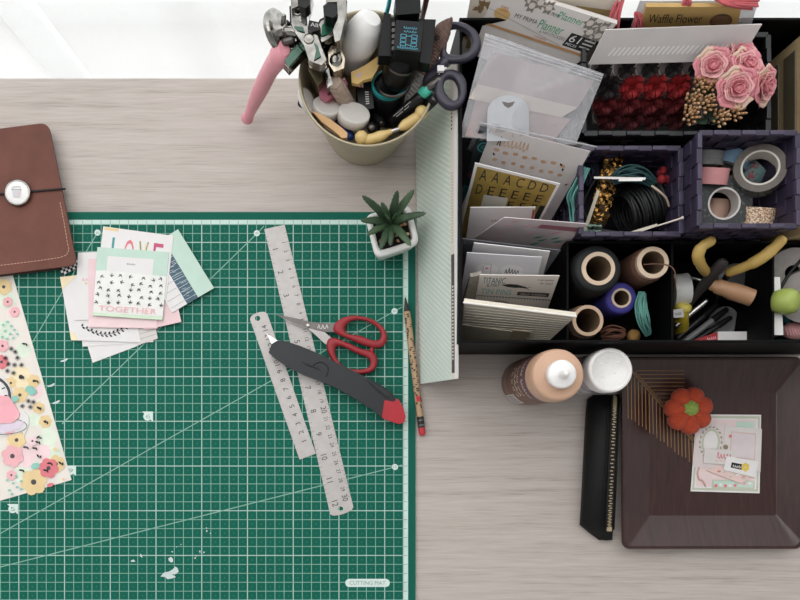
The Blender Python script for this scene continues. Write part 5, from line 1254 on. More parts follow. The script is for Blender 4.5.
# ---------------------------------------------------------------- front thread compartment
def spool(label, x, y, h, Rb, Rt, r, rh, tm, cmat=None, lab2=None, tilt=(0, 0, 1), over=.6):
    c = W(x, y, h); base = Vector((c.x, c.y, .0045)); L = c.z - base.z
    root = thing('thread_spool', label, 'thread spool', base, 'thread spools in the front compartment'); cc = cmat or cardc
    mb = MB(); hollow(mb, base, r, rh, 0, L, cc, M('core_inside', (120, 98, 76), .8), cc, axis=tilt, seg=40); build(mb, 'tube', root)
    mb = MB(); n = int(L / .0011); z0 = .004; z1 = L - over * .01; prof = [(r * 1.0, z0)]
    for k in range(n):
        t = k / (n - 1); R = Rb + (Rt - Rb) * t; R *= 1 - .1 * max(0, (t - .9) / .1) ** 2 - .05 * max(0, (.06 - t) / .06); prof.append((R + (.0004 if k % 2 else 0) + random.uniform(-.0002, .0002), z0 + (z1 - z0) * t))
    prof.append((r, z1)); mb.lathe(prof, base, tm, axis=tilt, seg=40, cap=False); build(mb, 'thread', root); return root
beige = M('beige_core', (206, 184, 160), .7, var=.05)
spool('black thread spool with a wide cream tube', 598.5, 268.5, 10.4, .0243, .0238, .0162, .0122, M('black_thread', (26, 28, 30), .7, var=.2, scale=300), beige, over=.25)
b_ = spool('cone of rust brown thread at the back right of the compartment', 653, 262.5, 10.2, .0180, .0172, .0155, .0112, M('rust_thread', (120, 84, 68), .75, var=.2, scale=300), beige, over=.5)
spool('small royal blue thread spool in the middle of the compartment', 621.5, 298, 8.0, .0166, .0163, .0098, .0076, M('blue_thread', (62, 58, 138), .7, var=.15, scale=300), beige, over=.12)
spool('tan thread cone touching the cream card pack', 588, 320.5, 9.4, .0186, .0166, .0152, .0118, M('tan_thread', (150, 122, 104), .75, var=.15, scale=300), M('kraft_core', (190, 162, 136), .7), over=.7)
mb = MB(); mb.tube(bez([W(644, 264.5, 9.9), W(656, 264, 10.0), W(670, 266, 10.4), W(675.5, 276, 10.6), W(672, 298, 8.4), W(654, 324, 5)], 8), .0006, M('rust_thread', (120, 84, 68)), seg=6)
build(mb, 'loose_end', b_)
skein('embroidery_skein', 'aqua embroidery skein beside the blue spool', 'skein', ((642, 293, 7.5), (641, 306, 8.2), (644, 322, 8), (648, 334, 7)), .0062, M('aqua_floss', (94, 150, 140), .7, var=.15), 22)
skein('embroidery_skein', 'rust brown embroidery skein at the front of the thread compartment', 'skein', ((602, 336, 6), (612, 333, 6.6), (624, 333, 6.4)), .008, M('brown_floss', (104, 66, 50), .75, var=.2), 24)
mb = MB(); mb.ball(W(633.5, 336, 5.4), .0068, M('mustard_floss', (168, 128, 72), .8, var=.15, scale=200))
for k in range(9):
    a = k * .35; c = W(633.5, 336, 5.4); mb.lathe([(.0068, -.0004), (.0072, 0), (.0068, .0004)], c, M('mustard_floss', (168, 128, 72)), axis=(math.cos(a), math.sin(a), .3), seg=24, cap=False)
solo(mb, 'thread_ball', 'small ball of mustard thread by the front wall', 'thread ball')
# ---------------------------------------------------------------- tool compartment
yel = M('yellow_grip', (196, 164, 92), .45, var=.06)
pl_ = thing('pliers', 'pliers with curved yellow grips rising out of the tool compartment', 'pliers', W(715, 285, 4))
mb = MB(); mb.tube(bez([W(711, 241, 12.4), W(702, 247, 12.2), (W(698, 256, 11.6)), W(701.5, 266, 10.2), W(706, 272, 8.6)], 6), [.0048] * 7 + [.0056] * 9 + [.0050] * 9, yel, seg=12); build(mb, 'grip', pl_)
mb = MB(); mb.tube(bez([W(781.5, 240, 12.4), W(774, 248, 12.0), W(760, 259, 11.2), W(744, 267, 10), W(729.5, 272, 8.6)], 6), [.0052] * 7 + [.0058] * 9 + [.0048] * 9, yel, seg=12); build(mb, 'grip', pl_)
mb = MB(); mb.tube([W(706, 273, 8.2), W(716, 288, 5.2), W(722, 296, 3.2)], [.004, .004, .003], dst, seg=8, flat=.6); mb.tube([W(729, 273, 8.2), W(719, 288, 5.2), W(714, 298, 3.2)], [.004, .004, .003], dst, seg=8, flat=.6)
mb.lathe([(.006, -.003), (.006, .003), (.004, .0036)], W(717.5, 286, 5.4), dst, axis=(0, .2, 1)); mb.tube([W(718, 292, 4), W(712, 312, 1.2)], [.0045, .002], dst, seg=8); build(mb, 'jaws', pl_)
mb = MB(); mb.tube(bez([W(722, 263.5, 9.8), W(712, 275, 8.8), (W(700, 290, 7.2)), W(686, 306, 5.6)], 5), [.0062] * 4 + [.0058] * 6 + [.0046] * 6, M('dark_brown_rubber', (44, 38, 38), .6), seg=10, flat=.75)
mb.tube([W(686, 306, 5.6), W(672, 324, 2.4)], [.003, .0015], dst, seg=8)
solo(mb, 'craft_knife', 'dark brown handled tool slanting across the yellow pliers', 'craft tool')
wh = thing('awl', 'round wooden handled awl lying across the tool compartment', 'awl', W(730, 292, 5))
whm = M('warm_wood_handle', (172, 132, 100), .45, var=.12, scale=40, stretch=(1, 6, 1))
mb = MB(); mb.tube(bez([W(711, 284, 7.6), W(722, 288, 7.9), W(738, 293, 8.2), W(752, 298, 8.4)], 5), [.0062] * 3 + [.0078] * 5 + [.0088] * 5 + [.0086] * 3, whm, seg=22, round_ends=False, capm=M('wood_end', (150, 104, 78), .6)); build(mb, 'handle', wh)
mb = MB(); mb.tube([W(710, 283.6, 7.6), W(690, 277, 6.6)], [.0035, .0012], steel, seg=8); build(mb, 'spike', wh)
mb = MB(); hollow(mb, W(679.5, 290, 5.6), .0165, .010, -.008, .008, M('white_tape', (206, 206, 204), .5), cardc, M('white_tape', (206, 206, 204)), axis=(1, .1, .1), seg=40); solo(mb, 'tape_roll', 'white tape roll standing against the left divider of the tool compartment', 'tape roll')
mb = MB(); c = W(680, 318, 4.2); yb = thing('glue_bottle', 'small yellow bottle with a white label in the tool compartment', 'bottle', c - Vector((0, 0, .012)))
ylq = M('yellow_liquid', (186, 166, 48), .3, var=.12); mb.tube([W(680.5, 331, 3.6), W(680.5, 312, 6.0)], .0082, ylq, seg=20); mb.lathe([(.0078, -.002), (.0085, 0), (.0078, .0035), (.005, .005)], W(683, 308, 6.2), M('yellow_cap', (206, 190, 88), .35), axis=(.1, .9, .5)); build(mb, 'bottle_body', yb)
mb = MB(); F = Face(W(672, 310, 7.3), W(683, 309, 7.3), W(684, 317, 6.9), W(673, 318, 6.9)); F.slab(mb, .0006, white); F.text(mb, 'GLUE', .2, .3, .8, .7, gray); build(mb, 'label', yb)
mb = MB()
for k, (x, y, x2, y2, h, m, r) in enumerate(((676, 326, 706, 301, 5.4, steel, .0028), )): mb.tube([W(x, y, h), W(x2, y2, h + .8)], r, m, seg=10)
solo(mb, 'metal_pen', 'bright metal pen barrel above the yellow bottle', 'pen')
for lab, x, y, x2, y2, h, m, r in (('black marker lying below the bright metal pen', 678, 338, 716, 305, 4.2, blackp, .0036), ('grey marker between the two black markers', 684, 342, 726, 310, 4.0, M('grey_plastic', (112, 112, 114), .4), .0034), ('black marker nearest the red and white box', 692, 343, 730, 318, 4.4, blackp, .0030)):
    mb = MB(); a, b = W(x, y, h), W(x2, y2, h + .5); mb.tube([a, a.lerp(b, .7)], r, m, seg=12); mb.tube([a.lerp(b, .7), b], [r * 1.1, r * .9], blackm, seg=12); solo(mb, 'marker_pen', lab, 'marker', 'markers in the tool compartment')
mb = MB(); mb.lathe([(.0165, 0), (.0172, .002), (.0165, .004), (.012, .0042), (.0118, .0036)], W(722, 322, 2.6), M('frosted_grey', (150, 150, 152), .3, alpha=.8), axis=(.1, -.3, 1)); solo(mb, 'frosted_disc', 'frosted grey round disc behind the red and white box', 'disc')
mb = MB(); mb.lathe([(.019, 0), (.0196, .002), (.019, .0035)], W(734, 282, 4.4), M('pale_metal_disc', (150, 152, 156), .3, .7), axis=(0, -.2, 1)); solo(mb, 'metal_disc', 'pale round metal disc under the wooden handled awl', 'disc')
rb = thing('staple_box', 'small red and white cardboard box against the front wall', 'box', W(720, 337, 4))
redb = M('box_red', (170, 34, 40), .5); mb = MB(); mb.px([(718, 331.5), (755.5, 331.5), (755.5, 345), (718, 345)], 2.4, 5.2, white); build(mb, 'sleeve', rb, bevel=.0005)
mb = MB(); mb.px([(694, 340), (718, 331.8), (718, 344.6), (695, 344.6)], 2.6, 5.1, redb); F = flatface((706, 335), (717, 333), (717, 341), (706, 342), 5.12); F.text(mb, 'NO.10', .05, .3, .95, .75, rose); build(mb, 'red_end', rb, bevel=.0005, label='red end of the box')
# ---------------------------------------------------------------- right compartment
gsp = M('grey_ribbon_roll', (150, 144, 140), .65, var=.1, scale=120)
for lab, x, y, h, R in (('large grey ribbon roll at the upper right edge of the organizer', 792, 272, 8.2, .024), ('second grey ribbon roll leaning behind the lime green cap', 806, 296, 8.6, .026)):
    mb = MB(); hollow(mb, W(x, y, h), R, R * .3, -.006, .006, gsp, cardc, gsp, axis=(-.35, -.25, .9), seg=44); solo(mb, 'ribbon_roll', lab, 'ribbon roll', 'ribbon rolls at the right edge')
mb = MB(); mb.tube(bez([W(779, 292, 9.4), W(789, 274, 9.8), W(803, 258, 9.8)], 6), .0016, blackp, seg=8); solo(mb, 'elastic_cord', 'black cord crossing over the grey ribbon roll', 'cord')
mb = MB(); mb.px([(773.8, 277), (780, 277), (783.5, 335), (774, 335)], 1, 9.6, whitep); solo(mb, 'white_box', 'tall white box edge beside the lime green cap', 'box', bevel=.0006)
lime = M('lime_plastic', (158, 174, 88), .4); lc = thing('lime_bottle', 'lime green rounded cap standing at the right of the tool compartment', 'bottle', W(787, 303, 5))
mb = MB(); mb.lathe([(.004, -.012), (.0105, -.0105), (.0125, -.004), (.0125, .003), (.011, .008), (.007, .0105), (.002, .0112)], W(786.5, 301.5, 10.6), lime, axis=(.65, -.1, .75), seg=32); build(mb, 'cap', lc)
mb = MB(); mb.tube([W(779, 301, 10.4), W(781, 301.5, 10.5)], .0024, blackp, seg=10); mb.tube([W(786.5, 301.5, 9.4), W(786.5, 301.5, 3)], .007, M('lime_body', (120, 134, 66), .4), seg=16); build(mb, 'neck', lc)
mb = MB(); mb.ball(W(794, 331, 6.6), .0125, M('pink_soap', (206, 152, 150), .6, var=.1), seg=20, ring=10, sc=(1, .75, .6)); 
for k in range(5): mb.tube([W(786 + k * 3, 328 + k * .3, 7.35), W(788 + k * 3, 335, 7.3)], .0006, rose, seg=5)
solo(mb, 'pink_eraser', 'oval pink piece below the lime green cap', 'eraser')
mb = MB(); mb.px([(774, 340), (802, 337), (803, 346), (776, 346)], 2, 5.2, M('deep_aqua', (36, 104, 112), .5)); solo(mb, 'aqua_box', 'dark aqua box lying lowest at the right front corner', 'box', bevel=.0008)
mb = MB(); mb.tube([W(784, 312, 6.4), W(789, 326, 6)], .003, M('bright_teal', (70, 150, 160), .4), seg=10); solo(mb, 'teal_pen', 'short teal pen between the white box and pink oval', 'pen')
# ================================================================ bucket of tools
bkm = M('champagne_metal', (176, 164, 138), .38, .35, var=.05, scale=30); bki = M('bucket_inside', (150, 138, 112), .5, .2)
B0 = T(364.5, 128, 0); bu = thing('metal_bucket', 'champagne coloured metal bucket crammed with craft tools', 'bucket', B0)
mb = MB()
mb.lathe([(.002, .0012), (.0400, .0012), (.0418, .002), (.0424, .005), (.0630, .119), (.0640, .1205), (.0648, .1215), (.0648, .1235), (.0638, .1245), (.0624, .1235), (.0618, .119), (.0410, .006), (.0390, .0045), (.002, .0045)], B0, bkm, seg=80); build(mb, 'bucket_body', bu)
# eyelet pliers hooked over the rim
ep = thing('eyelet_pliers', 'chrome eyelet pliers with a pink grip hooked over the bucket rim', 'pliers', W(300, 50, 12))
pg = M('pink_grip', (214, 144, 154), .45, var=.05); pgd = M('dusky_pink_grip', (164, 92, 108), .5)
mb = MB(); P = bez([W(247.5, 118, 1.6), W(254, 103, 4.5), W(261, 88, 8), W(270, 70, 11.5), W(280.5, 54.5, 14.2)], 6)
n = len(P); mb.tube(P, [.0060 + .0038 * min(1, i / (n * .45)) + .0016 * max(0, (i - n * .75) / (n * .25)) for i in range(n)], pg, seg=16, flat=.8)
mb.tube([P[-2], P[-1] + (P[-1] - P[-2]) * .3], [.0118, .0118], pg, seg=16, flat=.8); mb.ball(P[0], .0070, pg, sc=(1, 1, .8)); build(mb, 'grip', ep)
mb = MB(); mb.px([(318, 88), (330, 79), (344, 76), (348, 84), (336, 94), (326, 102), (320, 97)], 8.5, 11.4, pgd); build(mb, 'grip', ep, bevel=.002)
kh = M('khaki_metal', (150, 138, 108), .3, .9)
mb = MB()
def under(poly, h0, h1, g=1.1):  # wider dark plates added below the chrome, shade of its recesses in their colour
    cx = sum(p[0] for p in poly) / len(poly); cy = sum(p[1] for p in poly) / len(poly)
    mb.px([(cx + (x - cx) * g, cy + (y - cy) * g) for x, y in poly], h0, h1, M('recess_shade_steel', (42, 38, 34), .35, .8, var=.3, scale=150))
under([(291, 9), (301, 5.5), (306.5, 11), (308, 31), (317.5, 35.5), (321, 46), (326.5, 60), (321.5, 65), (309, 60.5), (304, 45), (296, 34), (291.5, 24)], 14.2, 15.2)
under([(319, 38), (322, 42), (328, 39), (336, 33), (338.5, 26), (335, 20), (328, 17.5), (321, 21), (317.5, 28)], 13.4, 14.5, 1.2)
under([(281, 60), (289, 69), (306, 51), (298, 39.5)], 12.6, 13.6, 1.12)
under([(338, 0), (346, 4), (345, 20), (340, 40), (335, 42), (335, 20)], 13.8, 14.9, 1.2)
mb.px([(318, 40), (334, 42), (332, 62), (322, 58)], 11.5, 13.2, M('recess_shade_steel', (42, 38, 34)))
build(mb, 'recess_shade_plate', ep, bevel=.0008)
mb = MB(); mb.px([(281, 60), (289, 69), (306, 51), (298, 39.5)], 13.6, 14.6, chrome); build(mb, 'arm_plate', ep, bevel=.0028, seg=3)
mb = MB(); mb.px([(284, 60), (289.5, 66), (303, 51), (298, 43)], 14.6, 14.9, M('green_reflection_paint', (74, 96, 86), .25, .9)); build(mb, 'arm_reflection', ep, bevel=.0008)  # greenish reflection on the chrome arm, painted as a thin coloured plate
mb = MB(); mb.px([(309, 60), (319, 60), (323, 80), (318, 86), (308, 70)], 9.5, 12.8, kh); mb.px([(323, 60), (327, 62), (333, 84), (327, 88)], 9.5, 13.2, chrome); build(mb, 'lower_arm', ep, bevel=.001)
mb = MB(); mb.px([(291, 9), (301, 5.5), (306.5, 11), (308, 31), (317.5, 35.5), (321, 46), (326.5, 60), (321.5, 65), (309, 60.5), (304, 45), (296, 34), (291.5, 24)], 15.2, 16.6, chrome); build(mb, 'body_plate', ep, bevel=.0034, seg=4)
mb = MB()
mb.px([(294, 26), (303, 27), (305, 32), (297, 30)], 16.6, 16.75, M('green_reflection_paint', (96, 126, 112))); mb.px([(314, 42), (318, 46), (321, 56), (314, 60), (316, 50)], 16.6, 16.75, M('green_reflection_paint', (96, 126, 112))); build(mb, 'plate_sheen', ep)  # green reflections painted onto the body plate as coloured patches
mb = MB()
for x, y, h, r in ((309, 39, 16.6, .0048), (298, 11.5, 16.6, .0042), (292, 46, 14.6, .0038), (329, 23, 15.8, .0036), (280, 52, 14.4, .003)):
    mb = MB(); mb.lathe([(r, 0), (r, .0008), (r * .7, .0014), (r * .5, .0010), (r * .1, .0008)], W(x, y, h), M('pin_metal', (150, 146, 140), .2, 1.0), seg=20); build(mb, 'rivet', ep)
mb = MB(); c = W(279, 31, 14.5); mb.lathe([(.004, -.004), (.0185, -.004), (.0195, -.0025), (.0195, .0015), (.0180, .0026), (.010, .003), (.0098, .007), (.006, .0075), (.0058, .011), (.002, .0112)], c, chrome, axis=(.85, .1, .52), seg=40); build(mb, 'punch_wheel', ep)
mb = MB(); mb.tube([W(287, 32, 15.2), W(296, 32, 15.6)], .0052, chrome, seg=14); mb.tube([W(283, 22, 15.6), W(284, 16, 16)], .0022, chrome, seg=8); mb.tube([W(285, 42, 15.2), W(292, 40, 15.4)], .0035, dst, seg=10); build(mb, 'spindle', ep)
mb = MB(); mb.px([(297, -8), (310, -8), (310, 4), (306, 8), (299, 6)], 16.4, 18, blackp); build(mb, 'jaw_cap', ep, bevel=.0015, label='black jaw cap')
mb = MB(); mb.px([(290.5, -8), (297.5, -8), (298, 6), (291, 9)], 15.4, 17.4, chrome); mb.px([(308, -8), (313, -8), (311, 3), (308, 12)], 15, 16.8, chrome); build(mb, 'upper_jaw', ep, bevel=.0012)
mb = MB(); mb.px([(319, 38), (322, 42), (328, 39), (336, 33), (338.5, 26), (335, 20), (328, 17.5), (321, 21), (317.5, 28)], 14.6, 15.8, chrome); build(mb, 'second_plate', ep, bevel=.003, seg=4)
mb = MB(); mb.px([(321, 36), (328, 34), (334, 28), (333, 22), (327, 21), (322, 25)], 15.8, 15.95, M('green_reflection_deep', (38, 84, 68), .25, .8)); build(mb, 'plate_reflection', ep, bevel=.0006)  # reflection on the second plate, put into the colour of a thin patch
mb = MB(); mb.px([(309, 20), (318, 22), (321, 29), (312, 32), (307.5, 29)], 15.4, 16.9, blackp); F = flatface((309.5, 21.5), (319, 23.5), (319, 28), (309.5, 26.5), 16.93); F.text(mb, 'AII', .1, .1, .9, .9, sil); build(mb, 'size_dial', ep, bevel=.0008)
mb = MB(); mb.px([(323, 6), (327, 3), (336, 3.5), (337, 14), (333, 18), (324, 15)], 15.8, 17.6, blackp); build(mb, 'jaw_cap', ep, bevel=.0016, label='black jaw cap')
mb = MB(); mb.px([(325, -6), (340, -6), (346, 0), (347, 10), (344, 22), (340, 40), (335, 42), (333, 30), (338, 18), (337, 2), (326, 2)], 15, 17, chrome); build(mb, 'lower_jaw', ep, bevel=.0034, seg=4)
mb = MB(); mb.px([(334, 40), (339, 34), (343, 36), (341, 50), (345, 58), (344, 68), (334, 72), (329, 64), (328, 52)], 12, 14.4, M('warm_chrome', (184, 172, 154), .2, 1.0)); mb.lathe([(.006, 0), (.006, .002), (.003, .003)], W(336, 60, 14.4), chrome, seg=18); build(mb, 'spring_block', ep, bevel=.0022, seg=3)
# white bottle lying at the back of the bucket
mb = MB(); mb.tube([W(350, 58, 8.6), W(356, 46, 11.5), W(362, 36, 13.4), W(367, 27, 14.4)], [.0170, .0172, .0172, .0150], whitep, seg=36)
solo(mb, 'white_bottle', 'smooth white plastic bottle lying at the back of the bucket beside the chrome pliers', 'bottle', bevel=0)
# ink stamp device
st = M('device_black', (8, 8, 9), .35, var=.08, spec=.25); stl = M('device_dark_grey', (16, 17, 18), .45, spec=.25)
sd_ = thing('stamper', 'black self inking stamp gadget with teal line art standing in the bucket', 'stamp', W(392, 80, 8))
mb = MB(); mb.px([(384, 12), (391, 14), (390, 56), (378, 55.5)], 13.8, 15.6, st); build(mb, 'side_flange', sd_, bevel=.0012)
mb = MB(); mb.px([(424, 19), (436, 19.5), (430.5, 64), (420, 62)], 13.8, 15.6, st); build(mb, 'side_flange', sd_, bevel=.0012)
mb = MB(); mb.px([(390, 17), (425, 19), (421, 62), (387, 56)], 13.4, 15.2, stl); build(mb, 'frame', sd_, bevel=.001)
mb = MB(); mb.px([(396, 20), (423.5, 22), (420.5, 52), (393.8, 49.5)], 15.2, 17.0, M('screen_black', (18, 21, 24), .4, spec=.25)); build(mb, 'screen_block', sd_, bevel=.0012)
mb = MB(); F = flatface((396, 20), (423.5, 22), (420.5, 52), (393.8, 49.5), 17.02); tq = M('teal_line_art', (64, 140, 160), .5)
F.text(mb, 'PLANNER', .28, .18, .8, .27, tq); F.text(mb, 'STAMP', .3, .31, .8, .39, tq)
for u in (.22, .62):
    for v in (.46, .6, .74):
        for a in ((u, v, u + .2, v), (u, v + .1, u + .2, v + .1), (u, v, u, v + .1), (u + .2, v, u + .2, v + .1)): F.line(mb, *a, .0006, tq)
F.line(mb, .42, .52, .62, .5, .0006, tq); F.line(mb, .42, .8, .62, .82, .0006, tq); F.text(mb, 'Perpetual', .1, .86, .9, .95, tq)
build(mb, 'screen_print', sd_)
mb = MB(); mb.px([(395, -6), (420, -6), (421, 13), (396, 15)], 14.6, 17.2, st); build(mb, 'top_roller', sd_, bevel=.003, seg=3)
mb = MB()
for k in range(5): mb.px([(392, 22 + 6 * k), (395, 22 + 6 * k), (394.6, 26 + 6 * k), (391.6, 26 + 6 * k)], 15.2, 15.9, dst)
mb.px([(399, 15), (419, 16), (419, 19), (398, 18)], 15, 15.9, dst); build(mb, 'metal_teeth', sd_, bevel=.0003)
mb = MB(); mb.tube([W(401, 60, 13.4), W(396, 77, 11.8)], [.0140, .0142], st, seg=30); mb.tube([W(401.5, 63, 13.2), W(401, 65, 13.0)], [.0146, .0146], dst, seg=30, round_ends=False); build(mb, 'barrel', sd_)
mb = MB(); mb.lathe([(.0158, -.002), (.0160, .0006), (.0150, .0012)], W(394, 84, 11.5), dst, axis=(-.1, .35, .93), seg=36, cap=False); build(mb, 'metal_ring', sd_)
# dark jar with teal band below the stamp
tj = M('teal_band', (26, 132, 132), .4); jar = thing('ink_jar', 'black jar with a bright teal band under the stamp gadget', 'jar', W(390, 105, 5))
mb = MB(); mb.lathe([(.015, -.045), (.0170, -.04), (.0170, -.004), (.016, -.002)], W(389, 86, 10.8), blackp, axis=(-.05, .25, .96), seg=36); build(mb, 'jar_body', jar)
mb = MB(); hollow(mb, W(389, 84.5, 10.8), .0168, .0145, -.0055, .0012, tj, blackp, tj, axis=(-.05, .25, .96), seg=40); build(mb, 'band', jar)
# inside of the bucket: markers, daubers, sticks
mb = MB(); mb.px([(356, 77), (371, 80), (374, 108), (359, 112)], 6, 10.2, blackp); F = flatface((357, 78), (371, 80.5), (373.4, 107), (359, 110), 10.22)
F.rect(mb, .05, .12, .45, .3, bred); F.text(mb, 'I', .12, .14, .2, .28, white); F.text(mb, 'I', .3, .14, .38, .28, white)
for k in range(6): F.rect(mb, .5, .42 + .08 * k, .75, .46 + .08 * k, sil)
solo(mb, 'marker_box', 'black box with a small red label beside the mustard scraper', 'box', bevel=.0008)
mb = MB(); mb.px([(351, 72), (360, 68), (370, 62), (378, 56), (381, 60), (377, 70), (372, 78), (364, 80), (358, 84), (351.8, 82.6)], 11.6, 12.2, M('mustard_plastic', (204, 170, 102), .5, var=.08)); F = flatface((352, 70), (372, 62), (372, 76), (353, 82), 12.22); F.leaf(mb, .34, .6, 6 * PX, 3 * PX, -.4, M('pale_purple_print', (186, 168, 190), .6))
solo(mb, 'scraper', 'flat mustard scraper leaning between the pliers and the stamp gadget', 'scraper', bevel=.001)
corkm = M('grey_brown_cork', (166, 146, 132), .85, var=.2, scale=260, bump=.3)
mb = MB(); a, b = W(336.5, 85.5, 12.6), W(354, 115, 7.5); mb.tube([b, a.lerp(b, .5), a], [.0078, .0078, .0076], corkm, seg=24); mb.lathe([(.0066, 0), (.0064, .0006), (.003, .0008), (.0005, .0010)], a + (a - b).normalized() * .0056, corkm, axis=a - b, seg=20)
solo(mb, 'cork_stick', 'thick grey brown cork rod in front of the chrome pliers', 'rod')
dg = M('dauber_grey', (206, 202, 196), .5, var=.04)
def dauber(label, x, y, h, R, ax, tk, m=dg):
    mb = MB(); mb.lathe([(R * .92, -tk), (R, -tk * .93), (R, -.0010), (R * .97, -.0002), (R * .93, 0), (R * .80, -.0002), (R * .1, -.0002)], W(x, y, h), m, axis=ax, seg=36); c = W(x, y, h); a = Vector(ax).normalized()
    mb.tube([c - a * tk, c - a * (tk + .004)], .0045, blackp, seg=12); return solo(mb, 'ink_dauber', label, 'ink dauber', 'round topped ink daubers in the bucket')
dauber('pale ink dauber disc tucked against the left bucket wall', 308.5, 100, 11.2, .0125, (.86, .2, .55), .004, M('dauber_white', (214, 210, 206), .5))
dauber('grey topped ink dauber left of the centre one, below the cork rod', 327, 105, 11.0, .0135, (.26, .50, .83), .009)
dauber('grey topped ink dauber nearest the middle of the bucket', 354.5, 112, 11.2, .0155, (.20, .50, .84), .010)
mb = MB(); mb.px([(312.5, 111.5), (316, 112), (330, 119), (341, 127), (347.5, 133), (347, 137.5), (342, 138), (334, 131), (322, 122)], 11.2, 11.7, M('orange_wood_stick', (202, 160, 112), .6, var=.1)); solo(mb, 'craft_stick', 'flat orange wooden stick along the front left bucket wall', 'craft stick', bevel=.0008)
mb = MB(); mb.px([(316, 116), (330, 124), (341, 134), (338, 136), (326, 128)], 9.6, 10.2, cream); solo(mb, 'craft_stick', 'cream wooden stick just below the orange one', 'craft stick', bevel=.0006)
mb = MB(); mb.tube([W(338, 120, 9.2), W(350, 136, 10.0)], .0046, M('cobalt_plastic', (44, 74, 142), .4), seg=14); solo(mb, 'blue_pen', 'blue pen end beside the orange wooden stick', 'pen')
bo = M('bone_yellow', (212, 184, 122), .4, var=.05); bt_ = thing('embossing_tool', 'double ended yellow wooden tool lying just inside the front bucket rim', 'craft tool', W(392, 132, 9))
mb = MB(); mb.tube(bez([W(361, 139, 11.3), W(368, 139.5, 11.3), W(378, 137, 11.3), W(391, 131.5, 11.3)], 5), [.0062, .0056, .005, .0046, .0044] + [.0048] * 5 + [.0052, .0050, .0046, .0038, .0028, .0026], bo, seg=14); mb.ball(W(361.5, 137.5, 11.4), .0066, bo); build(mb, 'handle', bt_)
mb = MB(); mb.tube(bez([W(400, 128, 11.3), W(410, 122, 11.3), W(419, 116, 11.4), W(422.5, 112.5, 11.5)], 5), [.0028, .0040, .0050, .0052, .0052] + [.0052] * 5 + [.0052, .0052, .0054, .0058, .006, .006], bo, seg=14); mb.ball(W(421.5, 112.5, 11.6), .0066, bo); build(mb, 'handle', bt_)
mb = MB(); mb.tube([W(389, 132.3, 11.3), W(395.5, 130, 11.4), W(402, 127, 11.3)], [.0018, .0024, .0018], steel, seg=10); build(mb, 'metal_middle', bt_, label='metal shaft')
for lab, x, y, x2, y2, h0, h1, r, m in (('black pen with white lettering leaning to the right bucket wall', 394, 120, 420, 98, 9.4, 11.8, .0058, blackp), ('dark pen standing near the middle of the bucket', 376, 132, 372, 128, 8, 11.0, .0052, blackp), ('dark pen low in the bucket behind the yellow tool', 384, 122, 398, 104, 7.6, 9.4, .005, blackm), ('dark pen barrel lying behind the dauber', 366, 104, 380, 122, 7.0, 8.6, .0055, blackm)):
    a, b = W(x, y, h0), W(x2, y2, h1); root = thing('pen', lab, 'pen', (a + b) / 2, 'dark pens in the bucket'); mb = MB(); mb.tube([a, b], r, m, seg=16); build(mb, 'barrel', root)
    mb = MB(); d = (b - a).normalized()
    if 'lettering' in lab:
        s_ = d.cross(Vector((0, 0, 1))).normalized(); u_ = s_.cross(d); F = Face(a + u_ * (r + .0001) - s_ * .003, b + u_ * (r + .0001) - s_ * .003, b + u_ * (r + .0001) + s_ * .003, a + u_ * (r + .0001) + s_ * .003)
        F.text(mb, 'PERMANENT MARKER', .12, .15, .8, .4, sil); F.text(mb, 'extra fine', .2, .55, .7, .8, sil)
    else: mb.lathe([(r * .6, 0), (r * .55, .0008), (r * .1, .001)], b + d * r * .72, dst, axis=d, seg=14)
    build(mb, 'marking', root)
tpn = M('mint_teal_cap', (72, 184, 160), .4); pn = thing('teal_cap_pen', 'pen with a rounded mint teal cap at the right bucket wall', 'pen', W(422, 95, 9))
mb = MB(); mb.tube([W(412, 104, 9), W(421.5, 95, 11.6)], .0052, M('rosy_barrel', (150, 96, 88), .45), seg=16); build(mb, 'barrel', pn)
mb = MB(); mb.tube([W(422.5, 94, 11.8), W(427, 90.5, 12.6)], .0056, tpn, seg=18); build(mb, 'cap', pn)
mb = MB(); mb.tube([W(420, 112, 9), W(433.5, 99.5, 12.4)], .0054, blackp, seg=16); mb.lathe([(.0036, 0), (.0034, .001), (.0005, .0012)], W(434.5, 98.6, 12.9), dst, axis=(.5, .4, .7), seg=14); solo(mb, 'pen', 'black capped pen between the mint teal cap and the bucket rim', 'pen', 'dark pens in the bucket')
mb = MB(); mb.tube([W(385, 20, 12), W(388.5, 6, 14.6), W(391, -8, 16.5)], .0020, M('turquoise', (20, 160, 166), .4), seg=10); solo(mb, 'turquoise_stick', 'thin turquoise rod rising behind the stamp gadget', 'rod')
mb = MB(); mb.tube([W(422, 18, 12), W(425, 6, 14.4), W(428, -8, 16.2)], .0026, M('maroon_plastic', (84, 44, 40), .45), seg=10); solo(mb, 'maroon_pen', 'dark maroon rod behind the right side of the stamp gadget', 'rod')
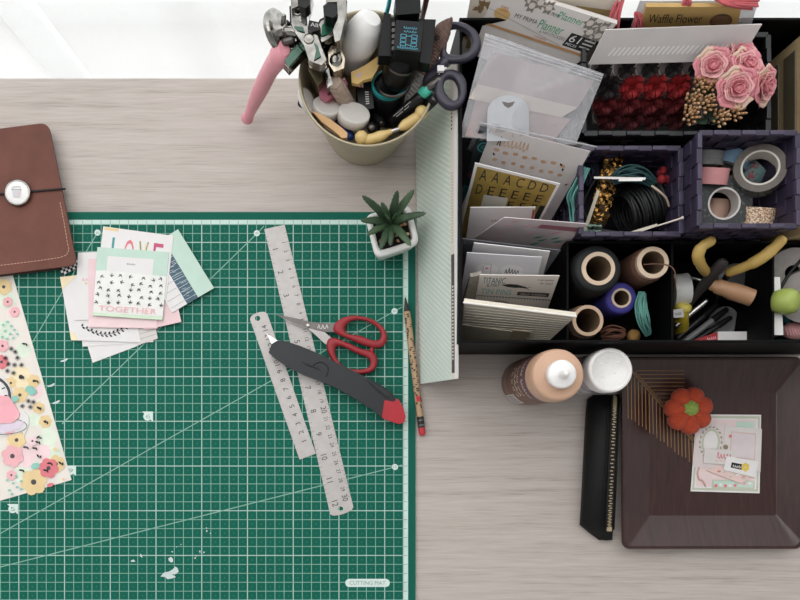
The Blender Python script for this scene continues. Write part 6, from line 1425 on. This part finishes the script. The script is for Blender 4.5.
# brown textured feather-like strip
brf = M('brown_mottled_fabric', (112, 88, 80), .8, var=.3, scale=180, bump=.4); gry = M('grey_mottled_tip', (150, 146, 142), .6, var=.3, scale=220)
fe_ = thing('fabric_strip', 'pointed mottled brown fabric strip right of the stamp gadget', 'fabric strip', W(425, 70, 9))
L_ = [(451.5, 18.5, 14.6), (442, 22, 14.4), (436, 27, 14.2), (433, 36, 13.8), (430.5, 50, 13.2), (427, 64, 12.6), (418, 72, 12)]; R_ = [(451.8, 20, 14.6), (450.5, 30, 14.4), (449, 38, 14.2), (444.5, 47, 13.8), (440, 56, 13.2), (434, 68, 12.6), (427, 80, 11.8)]
def ribbonmesh(mb, A, B, m, n=6):
    A = bez([W(*p) for p in A], 4); B = bez([W(*p) for p in B], 4); rows = []
    for i, (a, b) in enumerate(zip(A, B)): rows.append([a.lerp(b, j / n) + Vector((0, 0, .003 * math.sin(math.pi * j / n) + random.uniform(-.0007, .0007))) for j in range(n + 1)])
    for r0, r1 in zip(rows, rows[1:]): mb.loft([r0, r1], m, cap=False, closed=False)
mb = MB(); ribbonmesh(mb, L_, R_, brf); o = build(mb, 'strip', fe_); k_ = o.modifiers.new('thick', 'SOLIDIFY'); k_.thickness = .001
mb = MB(); ribbonmesh(mb, [(418, 72, 12), (410, 82, 11), (402, 94, 10), (399, 104, 9)], [(427, 80, 11.8), (420, 90, 11), (412, 102, 10), (404, 110, 9)], gry); o = build(mb, 'silvery_end', fe_); k_ = o.modifiers.new('thick', 'SOLIDIFY'); k_.thickness = .001
mb = MB(); mb.lathe([(.0016, 0), (.0024, .0008), (.0016, .0012)], W(437.5, 38, 14.3), blackp, axis=(-.4, 0, .9), seg=14, cap=False); build(mb, 'eyelet', fe_)
# purple black scissors standing handles-up
pb = M('plum_black_plastic', (46, 42, 56), .35, var=.06); ps_ = thing('scissors', 'large scissors with plum black handles standing in the bucket', 'scissors', W(440, 80, 8))
mb = MB(); ringloop(mb, [(436, 60), (441, 55), (442, 40), (445, 24), (455, 22.5), (467, 25), (476, 31), (481, 40), (481, 50), (476, 58), (467, 62.5), (455, 63.5), (444, 63)], [(446, 54), (447, 44), (448.5, 30), (455, 28), (464, 31), (470, 37), (471.5, 45), (468, 52), (462, 56), (454, 56.5)], 14.2, .45, pb, hfun=lambda x, y: 13.2 + (x - 440) * .03); build(mb, 'handle', ps_)
mb = MB(); ringloop(mb, [(434, 84), (437, 76), (444, 70.5), (453, 70), (462, 74), (467, 83), (467, 95), (463, 105), (455, 111), (446, 110), (438, 103), (434, 94)], [(443.5, 86), (445, 80.5), (449, 78.5), (454, 80), (457, 86), (458.5, 94), (457, 100), (453, 102), (449, 99), (445, 93)], 13.4, .45, pb, hfun=lambda x, y: 13.0); build(mb, 'handle', ps_)
mb = MB(); mb.tube([W(444, 62, 13.6), W(430, 76, 13.0), W(418, 90, 10), W(408, 106, 5)], [.005, .0045, .004, .002], pb, seg=10, flat=.5); mb.tube([W(438, 80, 13.2), W(426, 88, 12.9), W(414, 102, 9), W(406, 114, 4.6)], [.005, .0045, .004, .002], dst, seg=10, flat=.5); build(mb, 'blades', ps_)
mb = MB(); mb.box(W(440.5, 69, 13.8), Vector((.003, 0, 0)), Vector((0, .0026, 0)), Vector((0, 0, .002)), whitep); mb.tube([W(441, 69, 13.8), W(446, 68, 13.8)], .001, whitep, seg=6); build(mb, 'white_clip', ps_)
